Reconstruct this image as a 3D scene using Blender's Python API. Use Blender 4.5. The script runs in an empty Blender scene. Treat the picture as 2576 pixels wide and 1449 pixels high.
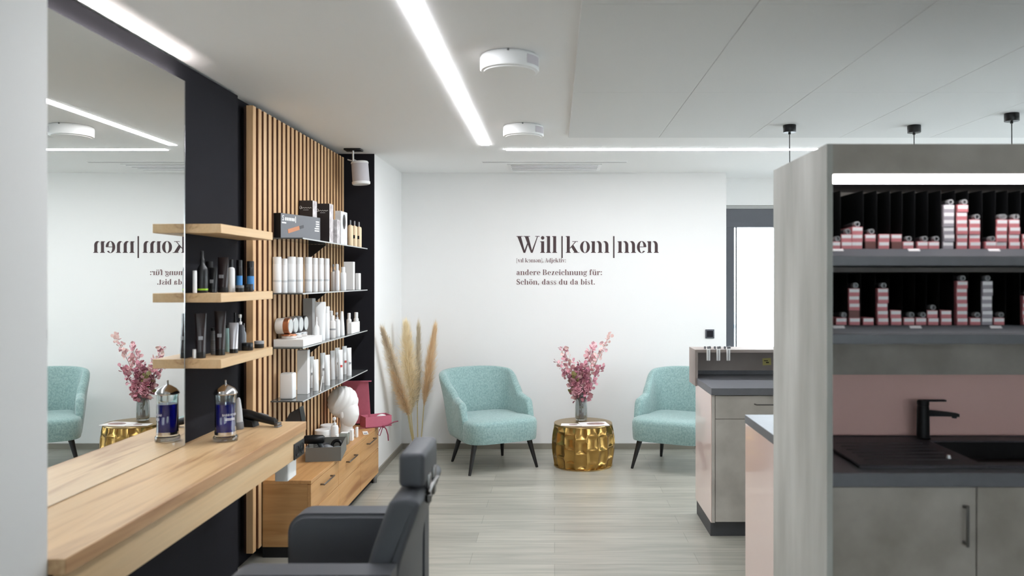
import bpy, bmesh, math, random
from mathutils import Vector, Matrix, noise as mnoise
from math import pi, sin, cos, radians
SC = bpy.context.scene
COL = SC.collection
rnd = random.Random(7)

# ------------------------------------------------------------------ camera, world, exposure
FPX, HCAM, VPX, VPY = 2000.0, 1.55, 1395.0, 702.0          # focal length and vanishing point in photo pixels
cam_d = bpy.data.cameras.new('camera'); cam = bpy.data.objects.new('camera', cam_d); COL.objects.link(cam)
cam.location = (0, 0, HCAM); cam.rotation_euler = (pi/2, 0, 0)
cam_d.sensor_width = 36; cam_d.lens = 36*FPX/2576
cam_d.shift_x = -(VPX-1288)/2576; cam_d.shift_y = (VPY-724.5)/2576
cam_d.clip_start = 0.05
cam_d.dof.use_dof = True; cam_d.dof.focus_distance = 6.3; cam_d.dof.aperture_fstop = 2.4
SC.camera = cam
W = bpy.data.worlds.new('daylight'); SC.world = W; W.use_nodes = True
W.node_tree.nodes['Background'].inputs[0].default_value = (0.86, 0.93, 1.0, 1)
W.node_tree.nodes['Background'].inputs[1].default_value = 8.0
SC.view_settings.view_transform = 'Standard'; SC.view_settings.look = 'None'
SC.view_settings.exposure = 0.15; SC.view_settings.gamma = 1.0; SC.view_settings.use_curve_mapping = False
LED = 67.0            # radiance of the linear ceiling lights
CLED = 12.0           # light bar in the colour cabinet
MLED = 55.0           # light line above the mirror

# ------------------------------------------------------------------ materials
def lin(c):
    return tuple((v/255/12.92 if v/255 <= .04045 else ((v/255+.055)/1.055)**2.4) for v in c)
MATS = {}
def P(name, col, rough=.5, metal=0., var=0., scale=8., stretch=(1, 1, 1), bump=0., coat=0., sheen=0., trans=0., ior=1.45, det=4., col2=None, spec=.5, bscale=None, alpha=1.):
    """principled material; a noise texture mixes col with col2 (or a darker col)"""
    m = bpy.data.materials.new(name); m.use_nodes = True; nt = m.node_tree; b = nt.nodes['Principled BSDF']
    c = lin(col); b.inputs['Base Color'].default_value = (*c, 1); b.inputs['Roughness'].default_value = rough
    b.inputs['Metallic'].default_value = metal; b.inputs['IOR'].default_value = ior
    b.inputs['Coat Weight'].default_value = coat; b.inputs['Coat Roughness'].default_value = .05
    b.inputs['Sheen Weight'].default_value = sheen; b.inputs['Transmission Weight'].default_value = trans
    b.inputs['Specular IOR Level'].default_value = spec; b.inputs['Alpha'].default_value = alpha
    if var or bump or col2:
        tc = nt.nodes.new('ShaderNodeTexCoord'); mp = nt.nodes.new('ShaderNodeMapping'); mp.inputs['Scale'].default_value = stretch
        nz = nt.nodes.new('ShaderNodeTexNoise'); nz.inputs['Scale'].default_value = scale; nz.inputs['Detail'].default_value = det
        nt.links.new(tc.outputs['Object'], mp.inputs[0]); nt.links.new(mp.outputs[0], nz.inputs['Vector'])
        if var or col2:
            rp = nt.nodes.new('ShaderNodeValToRGB'); rp.color_ramp.elements[0].position = .3; rp.color_ramp.elements[1].position = .7
            c2 = lin(col2) if col2 else tuple(v*(1-var) for v in c)
            rp.color_ramp.elements[0].color = (*c2, 1); rp.color_ramp.elements[1].color = (*c, 1)
            nt.links.new(nz.outputs[0], rp.inputs[0]); nt.links.new(rp.outputs[0], b.inputs['Base Color'])
        if bump:
            bp = nt.nodes.new('ShaderNodeBump'); bp.inputs['Strength'].default_value = bump; bp.inputs['Distance'].default_value = .01
            src = nz
            if bscale:
                src = nt.nodes.new('ShaderNodeTexNoise'); src.inputs['Scale'].default_value = bscale; nt.links.new(tc.outputs['Object'], src.inputs['Vector'])
            nt.links.new(src.outputs[0], bp.inputs['Height']); nt.links.new(bp.outputs[0], b.inputs['Normal'])
    MATS[name] = m; return m
def E(name, col, strength):
    m = bpy.data.materials.new(name); m.use_nodes = True; nt = m.node_tree; nt.nodes.remove(nt.nodes['Principled BSDF'])
    e = nt.nodes.new('ShaderNodeEmission'); e.inputs[0].default_value = (*lin(col), 1); e.inputs[1].default_value = strength
    nt.links.new(e.outputs[0], nt.nodes['Material Output'].inputs[0]); return m
def wood(name, cols, grain, rough=.45, knots=.0, scale=1.0):
    """oak: stretched noise bands along the grain axis, with fine pores"""
    m = bpy.data.materials.new(name); m.use_nodes = True; nt = m.node_tree; b = nt.nodes['Principled BSDF']
    b.inputs['Roughness'].default_value = rough
    tc = nt.nodes.new('ShaderNodeTexCoord')
    st = [9*scale, 9*scale, 9*scale]; st['xyz'.index(grain)] = .8*scale
    mp = nt.nodes.new('ShaderNodeMapping'); mp.inputs['Scale'].default_value = st
    n1 = nt.nodes.new('ShaderNodeTexNoise'); n1.inputs['Scale'].default_value = 1.1; n1.inputs['Detail'].default_value = 5; n1.inputs['Distortion'].default_value = 1.2
    rp = nt.nodes.new('ShaderNodeValToRGB'); e = rp.color_ramp.elements
    e[0].position = .28; e[0].color = (*lin(cols[0]), 1); e[1].position = .72; e[1].color = (*lin(cols[2]), 1)
    k = e.new(.46); k.color = (*lin(cols[1]), 1)
    st2 = [90*scale, 90*scale, 90*scale]; st2['xyz'.index(grain)] = 3*scale
    mp2 = nt.nodes.new('ShaderNodeMapping'); mp2.inputs['Scale'].default_value = st2
    n2 = nt.nodes.new('ShaderNodeTexNoise'); n2.inputs['Scale'].default_value = 1; n2.inputs['Detail'].default_value = 3
    mx = nt.nodes.new('ShaderNodeMix'); mx.data_type = 'RGBA'; mx.blend_type = 'MULTIPLY'; mx.inputs[0].default_value = .22
    for a, bb in ((tc.outputs['Object'], mp.inputs[0]), (mp.outputs[0], n1.inputs['Vector']), (n1.outputs[0], rp.inputs[0]),
                  (tc.outputs['Object'], mp2.inputs[0]), (mp2.outputs[0], n2.inputs['Vector']), (rp.outputs[0], mx.inputs[6]), (n2.outputs[0], mx.inputs[7]), (mx.outputs[2], b.inputs['Base Color'])):
        nt.links.new(a, bb)
    MATS[name] = m; return m

M_wall = P('white_paint', (236, 235, 233), .85, bump=.02, bscale=400)
M_ceil = P('ceiling_paint', (240, 239, 238), .9)
M_tile = P('perforated_ceiling_panel', (226, 226, 225), .9, var=.03, scale=300)
M_dark = P('anthracite_paint', (38, 38, 42), .8, var=.08, scale=5, spec=.08)
M_black = P('black_plastic', (22, 22, 24), .35)
M_blackm = P('black_matt', (17, 17, 19), .6)
M_grey = P('grey_plastic', (120, 121, 124), .4)
M_white = P('white_plastic', (238, 238, 237), .35)
M_whitem = P('white_card', (240, 239, 237), .6)
M_chrome = P('chrome', (210, 210, 212), .15, 1.)
M_steel = P('brushed_steel', (120, 118, 116), .35, 1.)
M_oak_y = wood('oak_worktop', ((168, 124, 84), (222, 186, 140), (228, 196, 152)), 'y', .42)
M_oak_x = wood('oak_end_grain', ((178, 130, 78), (198, 150, 96), (210, 164, 110)), 'x', .5, scale=1.6)
M_oak_e = wood('oak_front_edge', ((162, 118, 78), (196, 152, 108), (208, 166, 124)), 'y', .5)
M_oak_z = wood('oak_slats', ((214, 168, 120), (230, 188, 140), (240, 202, 156)), 'z', .5)
M_oak_c = wood('oak_cabinet', ((166, 112, 62), (208, 158, 102), (222, 176, 122)), 'y', .42)
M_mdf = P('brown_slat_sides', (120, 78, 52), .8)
def straw(name, col):
    m = bpy.data.materials.new(name); m.use_nodes = True; nt = m.node_tree; nt.nodes.remove(nt.nodes['Principled BSDF'])
    d = nt.nodes.new('ShaderNodeBsdfDiffuse'); t = nt.nodes.new('ShaderNodeBsdfTranslucent'); x = nt.nodes.new('ShaderNodeMixShader'); x.inputs[0].default_value = .5
    for q in (d, t): q.inputs[0].default_value = (*lin(col), 1)
    nt.links.new(d.outputs[0], x.inputs[1]); nt.links.new(t.outputs[0], x.inputs[2]); nt.links.new(x.outputs[0], nt.nodes['Material Output'].inputs[0]); return m
M_felt = P('slat_backing', (58, 38, 28), .9)
M_conc = P('concrete_laminate', (212, 212, 207), .55, col2=(160, 160, 153), scale=3.0, det=9, stretch=(1.6, 1.6, .3))
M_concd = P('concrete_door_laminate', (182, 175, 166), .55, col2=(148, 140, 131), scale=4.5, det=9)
M_concd_lit = P('concrete_door_laminate_lit', (204, 198, 190), .55, col2=(172, 166, 158), scale=5, det=9)  # door laminate again, lightened to stand in for extra light on the desk
M_slate = P('slate_worktop', (110, 111, 116), .38, var=.1, scale=30)
M_pink = P('pink_gloss', (246, 222, 214), .07, coat=.5)
M_pinkglass = P('pink_backsplash', (250, 204, 194), .15)
M_plinth = P('plinth_grey', (70, 71, 75), .5)
M_sink = P('black_composite', (84, 80, 84), .5, bump=.05, bscale=600)
M_velvet = P('teal_velvet', (156, 184, 180), .75, sheen=.4, col2=(122, 153, 151), scale=85, det=12, stretch=(1, 1, .7), bump=.25, bscale=130)
M_leg = P('black_wood', (30, 30, 32), .4)
M_gold = P('hammered_gold', (190, 152, 88), .27, 1., var=.18, scale=7)
M_goldtop = P('gold_top', (176, 150, 104), .32, 1.)
M_leather = P('grey_leatherette', (82, 84, 89), .55, bump=.06, bscale=500)
M_speak = P('speaker_fabric', (196, 192, 196), .8, bump=.1, bscale=900)
M_glassS = P('smoked_glass_shelf', (120, 126, 128), .06, trans=.55, ior=1.45, spec=.5)
M_glass = P('clear_glass', (245, 250, 250), .02, trans=1., ior=1.45)
M_frost = P('clear_plastic', (240, 242, 244), .12, trans=.45, ior=1.3)
M_blue = P('blue_disinfectant', (28, 32, 170), .1, trans=.55, ior=1.33)
M_mirror = P('mirror_silver', (236, 238, 236), .0, 1.)
M_crim = P('crimson_card', (192, 104, 124), .6, var=.06, scale=40)
M_ribbon = P('dark_red_ribbon', (128, 42, 66), .45)
M_base = P('baseboard_grey', (142, 136, 125), .5, var=.08, scale=20, stretch=(.2, .2, 1))
M_frame = P('anthracite_aluminium', (86, 88, 94), .4)
M_text = P('brown_black_vinyl', (66, 48, 50), .6)
M_text2 = P('faded_brown_vinyl', (112, 84, 84), .6)
M_cream = P('cream_bottle', (238, 214, 178), .4)
M_copper = P('copper_lid', (190, 130, 98), .3, .8)
M_silver = P('silver_lid', (176, 178, 180), .3, .7)
M_plaster = P('white_plaster', (242, 240, 236), .6)
M_led = E('led_diffuser', (248, 250, 255), LED)
M_cled = E('cabinet_led', (255, 250, 250), CLED)
M_mled = E('mirror_led', (255, 246, 244), MLED)

def floor_mat():
    m = bpy.data.materials.new('grey_oak_vinyl_planks'); m.use_nodes = True; nt = m.node_tree; b = nt.nodes['Principled BSDF']
    tc = nt.nodes.new('ShaderNodeTexCoord'); br = nt.nodes.new('ShaderNodeTexBrick'); br.offset = .37
    br.inputs['Scale'].default_value = 1; br.inputs['Brick Width'].default_value = 1.25; br.inputs['Row Height'].default_value = .18
    br.inputs['Mortar Size'].default_value = .0012; br.inputs['Color1'].default_value = (*lin((180, 177, 165)), 1); br.inputs['Color2'].default_value = (*lin((158, 155, 144)), 1)
    br.inputs['Mortar'].default_value = (*lin((128, 125, 115)), 1)
    mp = nt.nodes.new('ShaderNodeMapping'); mp.inputs['Scale'].default_value = (1.2, 16, 1)
    nz = nt.nodes.new('ShaderNodeTexNoise'); nz.inputs['Scale'].default_value = 1.6; nz.inputs['Detail'].default_value = 7; nz.inputs['Distortion'].default_value = .6
    rp = nt.nodes.new('ShaderNodeValToRGB'); rp.color_ramp.elements[0].color = (.58, .59, .58, 1); rp.color_ramp.elements[1].color = (1.1, 1.1, 1.1, 1)
    rp.color_ramp.elements[0].position = .25; rp.color_ramp.elements[1].position = .7
    mx = nt.nodes.new('ShaderNodeMix'); mx.data_type = 'RGBA'; mx.blend_type = 'MULTIPLY'; mx.inputs[0].default_value = .75
    for a, bb in ((tc.outputs['Object'], br.inputs['Vector']), (tc.outputs['Object'], mp.inputs[0]), (mp.outputs[0], nz.inputs['Vector']), (nz.outputs[0], rp.inputs[0]),
                  (br.outputs[0], mx.inputs[6]), (rp.outputs[0], mx.inputs[7]), (mx.outputs[2], b.inputs['Base Color'])): nt.links.new(a, bb)
    b.inputs['Roughness'].default_value = .34; b.inputs['Specular IOR Level'].default_value = .5
    return m
M_floor = floor_mat()

# ------------------------------------------------------------------ mesh builder
class MB:
    def __init__(s): s.bm = bmesh.new()
    def _put(s, src, mat=None):
        if mat is not None: bmesh.ops.transform(src, matrix=mat, verts=src.verts)
        me = bpy.data.meshes.new('t'); src.to_mesh(me); src.free(); s.bm.from_mesh(me); bpy.data.meshes.remove(me); return s
    def box(s, x0, x1, y0, y1, z0, z1, bev=0., seg=2, mat=None):
        b = bmesh.new(); bmesh.ops.create_cube(b, size=1)
        for v in b.verts: v.co = Vector(((x0+x1)/2+v.co.x*(x1-x0), (y0+y1)/2+v.co.y*(y1-y0), (z0+z1)/2+v.co.z*(z1-z0)))
        if bev: bmesh.ops.bevel(b, geom=b.edges[:], offset=bev, segments=seg, affect='EDGES', profile=.5)
        return s._put(b, mat)
    def lathe(s, prof, c=(0, 0, 0), n=24, mat=None, cap=True):
        """profile of (radius, height) turned about z"""
        b = bmesh.new(); rings = []
        for r, z in prof:
            rings.append([b.verts.new((c[0]+r*cos(2*pi*i/n), c[1]+r*sin(2*pi*i/n), c[2]+z)) for i in range(n)] if r > 1e-5 else [b.verts.new((c[0], c[1], c[2]+z))])
        for a, d in zip(rings, rings[1:]):
            for i in range(n):
                j = (i+1) % n
                if len(a) == 1 and len(d) == 1: continue
                if len(a) == 1: b.faces.new((a[0], d[j], d[i]))
                elif len(d) == 1: b.faces.new((a[i], a[j], d[0]))
                else: b.faces.new((a[i], a[j], d[j], d[i]))
        if cap:
            if len(rings[0]) > 1: b.faces.new(rings[0][::-1])
            if len(rings[-1]) > 1: b.faces.new(rings[-1])
        return s._put(b, mat)
    def cyl(s, c, r, h, n=20, r2=None, mat=None):
        return s.lathe([(r, 0), (r if r2 is None else r2, h)], c, n, mat)
    def loft(s, rings, closed=True, caps=True, mat=None):
        b = bmesh.new(); R = [[b.verts.new(p) for p in q] for q in rings]; n = len(R[0])
        for a, d in zip(R, R[1:]):
            for i in range(n if closed else n-1):
                j = (i+1) % n; b.faces.new((a[i], a[j], d[j], d[i]))
        if caps: b.faces.new(R[0][::-1]); b.faces.new(R[-1])
        return s._put(b, mat)
    def tube(s, pts, r, n=8, mat=None):
        pts = [Vector(p) for p in pts]; rings = []; ref = Vector((0, 0, 1))
        for i, p in enumerate(pts):
            t = (pts[min(i+1, len(pts)-1)]-pts[max(i-1, 0)]).normalized()
            a = t.cross(ref if abs(t.dot(ref)) < .95 else Vector((1, 0, 0))).normalized(); bb = t.cross(a)
            rr = r[i] if isinstance(r, (list, tuple)) else r
            rings.append([p+a*(rr*cos(2*pi*k/n))+bb*(rr*sin(2*pi*k/n)) for k in range(n)])
        return s.loft(rings, mat=mat)
    def prism(s, poly, axis, d0, d1, mat=None):
        """2D outline extruded along an axis ('x': (y,z), 'y': (x,z), 'z': (x,y))"""
        f = {'x': lambda p, d: (d, p[0], p[1]), 'y': lambda p, d: (p[0], d, p[1]), 'z': lambda p, d: (p[0], p[1], d)}[axis]
        return s.loft([[f(p, d0) for p in poly], [f(p, d1) for p in poly]], mat=mat)
    def ball(s, c, r, u=16, v=10, fn=None, mat=None):
        b = bmesh.new(); bmesh.ops.create_uvsphere(b, u_segments=u, v_segments=v, radius=1)
        for q in b.verts:
            d = q.co.copy(); k = fn(d) if fn else 1
            q.co = Vector((c[0]+d.x*r[0]*k, c[1]+d.y*r[1]*k, c[2]+d.z*r[2]*k))
        return s._put(b, mat)
    def faces(s, verts, faces):
        vs = [s.bm.verts.new(v) for v in verts]
        for f in faces: s.bm.faces.new([vs[i] for i in f])
        return s
    def build(s, name, mat, parent=None, world=False, angle=38, sub=0, recalc=True):
        if recalc: bmesh.ops.recalc_face_normals(s.bm, faces=s.bm.faces[:])
        me = bpy.data.meshes.new(name); s.bm.to_mesh(me); s.bm.free()
        o = bpy.data.objects.new(name, me); COL.objects.link(o); me.materials.append(mat)
        for p in me.polygons: p.use_smooth = True
        if not sub: me.set_sharp_from_angle(angle=radians(angle))
        else: md = o.modifiers.new('s', 'SUBSURF'); md.levels = sub; md.render_levels = sub
        if parent is not None:
            o.parent = parent
            if world: me.transform(Matrix.Translation(-org(parent)))
        return o
def org(o):
    v = Vector((0, 0, 0))
    while o is not None: v += o.location; o = o.parent
    return v
def tag(o, label, cat, group=None, kind=None):
    n = len(label.split())
    if not 4 <= n <= 16: print('LABEL LENGTH', n, label)
    o['label'] = label; o['category'] = cat
    if group: o['group'] = group
    if kind: o['kind'] = kind
    return o
def thing(name, label, cat, loc=(0, 0, 0), rz=0., group=None):
    o = bpy.data.objects.new(name, None); COL.objects.link(o); o.location = loc; o.rotation_euler = (0, 0, rz); o.empty_display_size = .1
    return tag(o, label, cat, group)
def struct(name, mb, mat): o = mb.build(name, mat); o['kind'] = 'structure'; return o
def dup(o, loc=None, rz=None, label=None, group=None, parent=None):
    c = o.copy(); COL.objects.link(c)
    if parent is not None: c.parent = parent
    if loc is not None: c.location = loc
    if rz is not None: c.rotation_euler = (0, 0, rz)
    if label: c['label'] = label
    if group: c['group'] = group
    for ch in list(o.children): dup(ch, parent=c)
    return c
def T(x=0, y=0, z=0): return Matrix.Translation((x, y, z))
def R(a, ax): return Matrix.Rotation(a, 4, ax)
def rounded(poly, r, n=4):
    """2D outline with its corners rounded"""
    out = []; m = len(poly)
    for i in range(m):
        p0, p, p2 = Vector(poly[i-1]), Vector(poly[i]), Vector(poly[(i+1) % m]); rr_ = r[i] if isinstance(r, (list, tuple)) else r
        a, c = (p0-p), (p2-p); k = min(rr_, a.length*.45, c.length*.45); a = p+a.normalized()*k; c = p+c.normalized()*k
        for j in range(n+1): t = j/n; out.append(tuple(a*(1-t)**2+p*2*t*(1-t)+c*t*t))
    return out
def cushion(poly, y0, y1, r, seg=4):
    """xz outline swept from y0 to y1 with soft edges around both ends"""
    c = Vector((sum(p[0] for p in poly)/len(poly), sum(p[1] for p in poly)/len(poly))); rings = []
    def inset(d):
        q = []
        m = len(poly)
        for i in range(m):
            t = (Vector(poly[(i+1) % m])-Vector(poly[i-1])); nn = Vector((t.y, -t.x)); nn = nn.normalized() if nn.length > 1e-9 else Vector((0, 0))
            p = Vector(poly[i]); nn = nn if nn.dot(p-c) > 0 else -nn; q.append(p-nn*d)
        return q
    A = []
    for k in range(seg+1):
        a = pi/2*k/seg; A.append((r*(1-sin(a)), r*(1-cos(a))))     # (inset, distance from the end)
    rings = [[(p.x, y0+dy, p.y) for p in inset(dd)] for dd, dy in A]+[[(p.x, y1-dy, p.y) for p in inset(dd)] for dd, dy in A[::-1]]
    return MB().loft(rings)
def text(s, name, mat, parent, mat4, size=.02, align='CENTER'):
    """small sans lettering as a thin mesh; lies in local xy before mat4"""
    cu = bpy.data.curves.new('t', 'FONT'); cu.body = s; cu.size = size; cu.extrude = .0004; cu.align_x = align; cu.align_y = 'CENTER'; cu.resolution_u = 2
    t = bpy.data.objects.new('t', cu); COL.objects.link(t)
    me = bpy.data.meshes.new_from_object(t.evaluated_get(bpy.context.evaluated_depsgraph_get()))
    bpy.data.objects.remove(t); bpy.data.curves.remove(cu)
    me.transform(mat4); me.materials.clear(); me.materials.append(mat); me.name = name
    o = bpy.data.objects.new(name, me); COL.objects.link(o)
    if parent is not None: o.parent = parent
    return o
ORD = ['first', 'second', 'third', 'fourth', 'fifth', 'sixth', 'seventh', 'eighth', 'ninth', 'tenth', 'eleventh', 'twelfth', 'thirteenth', 'fourteenth', 'fifteenth', 'sixteenth', 'seventeenth']
def yw(px, X): return FPX*X/(px-VPX)          # depth of a point on the plane X seen at column px

# ------------------------------------------------------------------ room shell
H = 2.52
XN, XF, XR, YR, YB, XC, YW = -1.33, -1.3975, -1.70, 6.17, 7.26, 1.568, 7.64
XRT, YRE = 4.1, -3.2
struct('floor', MB().box(-2.1, XRT+.2, YRE-.2, 8.0, -.1, 0), M_floor)
struct('ceiling', MB().box(-2.1, XRT+.2, YRE-.2, 8.0, H, H+.12), M_ceil)
struct('wall_left_near', MB().box(-2.0, XN, YRE, 2.085, 0, H), M_wall)
struct('wall_left_recess', MB().box(-2.0, XR, 2.085, YR, 0, H), M_dark)
struct('wall_left_far', MB().box(-2.0, XF, YR, YB, 0, H), M_wall)
struct('wall_back', MB().box(-2.0, XC, YB, 7.9, 0, H), M_wall)
struct('wall_right', MB().box(XRT, XRT+.15, YRE, 3.4, 0, H).box(XRT, XRT+.15, 3.4, 7.9, 2.3, H).box(XRT, XRT+.15, 7.2, 7.9, 0, 2.3), M_wall)
struct('wall_rear', MB().box(-2.0, -.9, YRE-.15, YRE, 0, H).box(3.3, XRT, YRE-.15, YRE, 0, H).box(-.9, 3.3, YRE-.15, YRE, 2.3, H).box(-.9, 3.3, YRE-.15, YRE, 0, 1.1), M_wall)
struct('wall_entrance', MB().box(XC, XRT, YW, 7.9, 2.26, H).box(3.0, XRT, YW, 7.9, 0, 2.26).box(XC, 1.62, YW, 7.9, 0, 2.26), M_wall)
struct('trim_1', MB().box(-1.70, XF, YR-.012, YR, 0, H), M_dark)                    # dark cladding on the end of the recess
struct('trim_2', MB().box(XR, -1.655, 2.085, 4.153, 0, 2.508), M_dark)               # dark panel that carries mirror and shelves
struct('baseboard_left', MB().box(XF, XF+.012, YR, YB, 0, .05), M_base)
struct('baseboard_back', MB().box(XF, XC, YB-.012, YB, 0, .05), M_base)
# suspended acoustic ceiling field on the right, in tiles with fine joints
mb = MB()
xs = [.094+.612*i for i in range(7)]; ys = [5.39-1.31*i for i in range(7)]
for i in range(6):
    for j in range(6):
        x0, x1 = xs[i]+.0012, min(xs[i+1], XRT)-.0012; y0, y1 = ys[j+1]+.0012, ys[j]-.0012
        if x1 > x0: mb.box(x0, x1, max(y0, YRE), y1, H-.012, H)
struct('trim_3', mb, M_tile)

# ------------------------------------------------------------------ glazed entrance door and street
door = bpy.data.objects.new('door_1', None); COL.objects.link(door); door.location = (2.3, YW, 0); door['kind'] = 'structure'
MB().box(1.621, 2.999, YW+.02, YW+.14, 2.05, 2.225).box(1.621, 1.733, YW+.03, YW+.12, 0, 2.05).box(2.9, 2.999, YW+.03, YW+.12, 0, 2.05).box(1.733, 2.9, YW+.03, YW+.12, 0, .1).build('frame', M_frame, door, True)
MB().box(1.70, 2.95, YW+.018, YW+.03, 2.10, 2.115).box(1.745, 1.757, YW+.02, YW+.03, .1, 2.05).build('frame_bead', M_frame, door, True)
MB().box(1.621, 2.999, YW+.005, YW+.1, 2.226, 2.258).build('blind_box', P('blind_grey', (168, 168, 165), .5), door, True)
MB().box(1.733, 2.9, YW+.07, YW+.076, .1, 2.05).build('pane', M_glass, door, True)
hb = MB(); hb.cyl((2.86, YW+.0, .8), .011, .6, 12)
for z in (.86, 1.34): hb.tube([(2.86, YW, z), (2.86, YW+.03, z)], .008, 8)
hb.build('handle', M_steel, door, True)
win = bpy.data.objects.new('window_1', None); COL.objects.link(win); win.location = (XRT, 5.3, 0); win['kind'] = 'structure'
wb = MB().box(XRT+.03, XRT+.11, 3.4, 7.2, 0, .08).box(XRT+.03, XRT+.11, 3.4, 7.2, 2.22, 2.3)
for y in (3.4, 4.64, 5.9, 7.12): wb.box(XRT+.03, XRT+.11, y, y+.08, .08, 2.22)
wb.build('window_frame', M_frame, win, True)
MB().box(XRT+.065, XRT+.071, 3.48, 7.12, .08, 2.22).build('pane', M_glass, win, True)
win = bpy.data.objects.new('rear_fill_window', None); COL.objects.link(win); win.location = (1.2, YRE, 0); win['kind'] = 'structure'  # unseen rear window, added so daylight fills the room from behind the camera
wb = MB().box(-.9, 3.3, YRE-.11, YRE-.03, 1.1, 1.18).box(-.9, 3.3, YRE-.11, YRE-.03, 2.22, 2.3)
for x in (-.9, .46, 1.84, 3.22): wb.box(x, x+.08, YRE-.11, YRE-.03, 1.18, 2.22)
wb.build('window_frame', M_frame, win, True)
MB().box(-.82, 3.22, YRE-.073, YRE-.067, 1.18, 2.22).build('pane', M_glass, win, True)
M_pave = P('pale_paving', (214, 214, 212), .8, var=.08, scale=6)
o = MB().box(-14, 26, 7.9, 40, -.2, -.1).box(XRT+.25, 26, -14, 7.9, -.2, -.1).box(-14, XRT+.25, -14, YRE-.25, -.2, -.1).build('ground', M_pave); o['kind'] = 'structure'
# ------------------------------------------------------------------ wall lettering (bold didone capitals of height 1, x-height .69)
def ring(cx, cy, rx, ry, ix, iy, a0=0., a1=360., n=40, ox=0., oy=0.):
    """area between an outer and an inner ellipse from a0 to a1 degrees"""
    q = []
    for k in range(n):
        t0, t1 = radians(a0+(a1-a0)*k/n), radians(a0+(a1-a0)*(k+1)/n)
        q.append([(cx+rx*cos(t0), cy+ry*sin(t0)), (cx+rx*cos(t1), cy+ry*sin(t1)), (cx+ox+ix*cos(t1), cy+oy+iy*sin(t1)), (cx+ox+ix*cos(t0), cy+oy+iy*sin(t0))])
    return q
def disc(cx, cy, r, n=20): return [[(cx+r*cos(2*pi*k/n), cy+r*sin(2*pi*k/n)) for k in range(n)]]
def rc(x0, y0, x1, y1): return [[(x0, y0), (x1, y0), (x1, y1), (x0, y1)]]
def qd(*p): return [list(p)]
SW, HL, XH = .19, .034, .69
def stem(x, y0, y1, top=True, bot=True):
    p = rc(x, y0, x+SW, y1)
    if bot: p += rc(x-.06, y0, x+SW+.06, y0+HL)+qd((x-.03, y0+HL), (x, y0+HL), (x, y0+.07))+qd((x+SW, y0+HL), (x+SW+.03, y0+HL), (x+SW, y0+.07))
    if top: p += qd((x-.07, y1-HL), (x, y1-.06), (x, y1), (x-.07, y1-.01))
    return p
def arch(xa, xb, fl=False):
    """hump from the stem ending at xa to the stem starting at xb (right edge xb+SW)"""
    o1, o2 = xa, xb+SW; q = ring((o1+o2)/2, .45, (o2-o1)/2, .255, (xb-xa)/2, .205, 0, 180, 24, ox=(xa+xb)/2-(o1+o2)/2)
    return q
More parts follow.
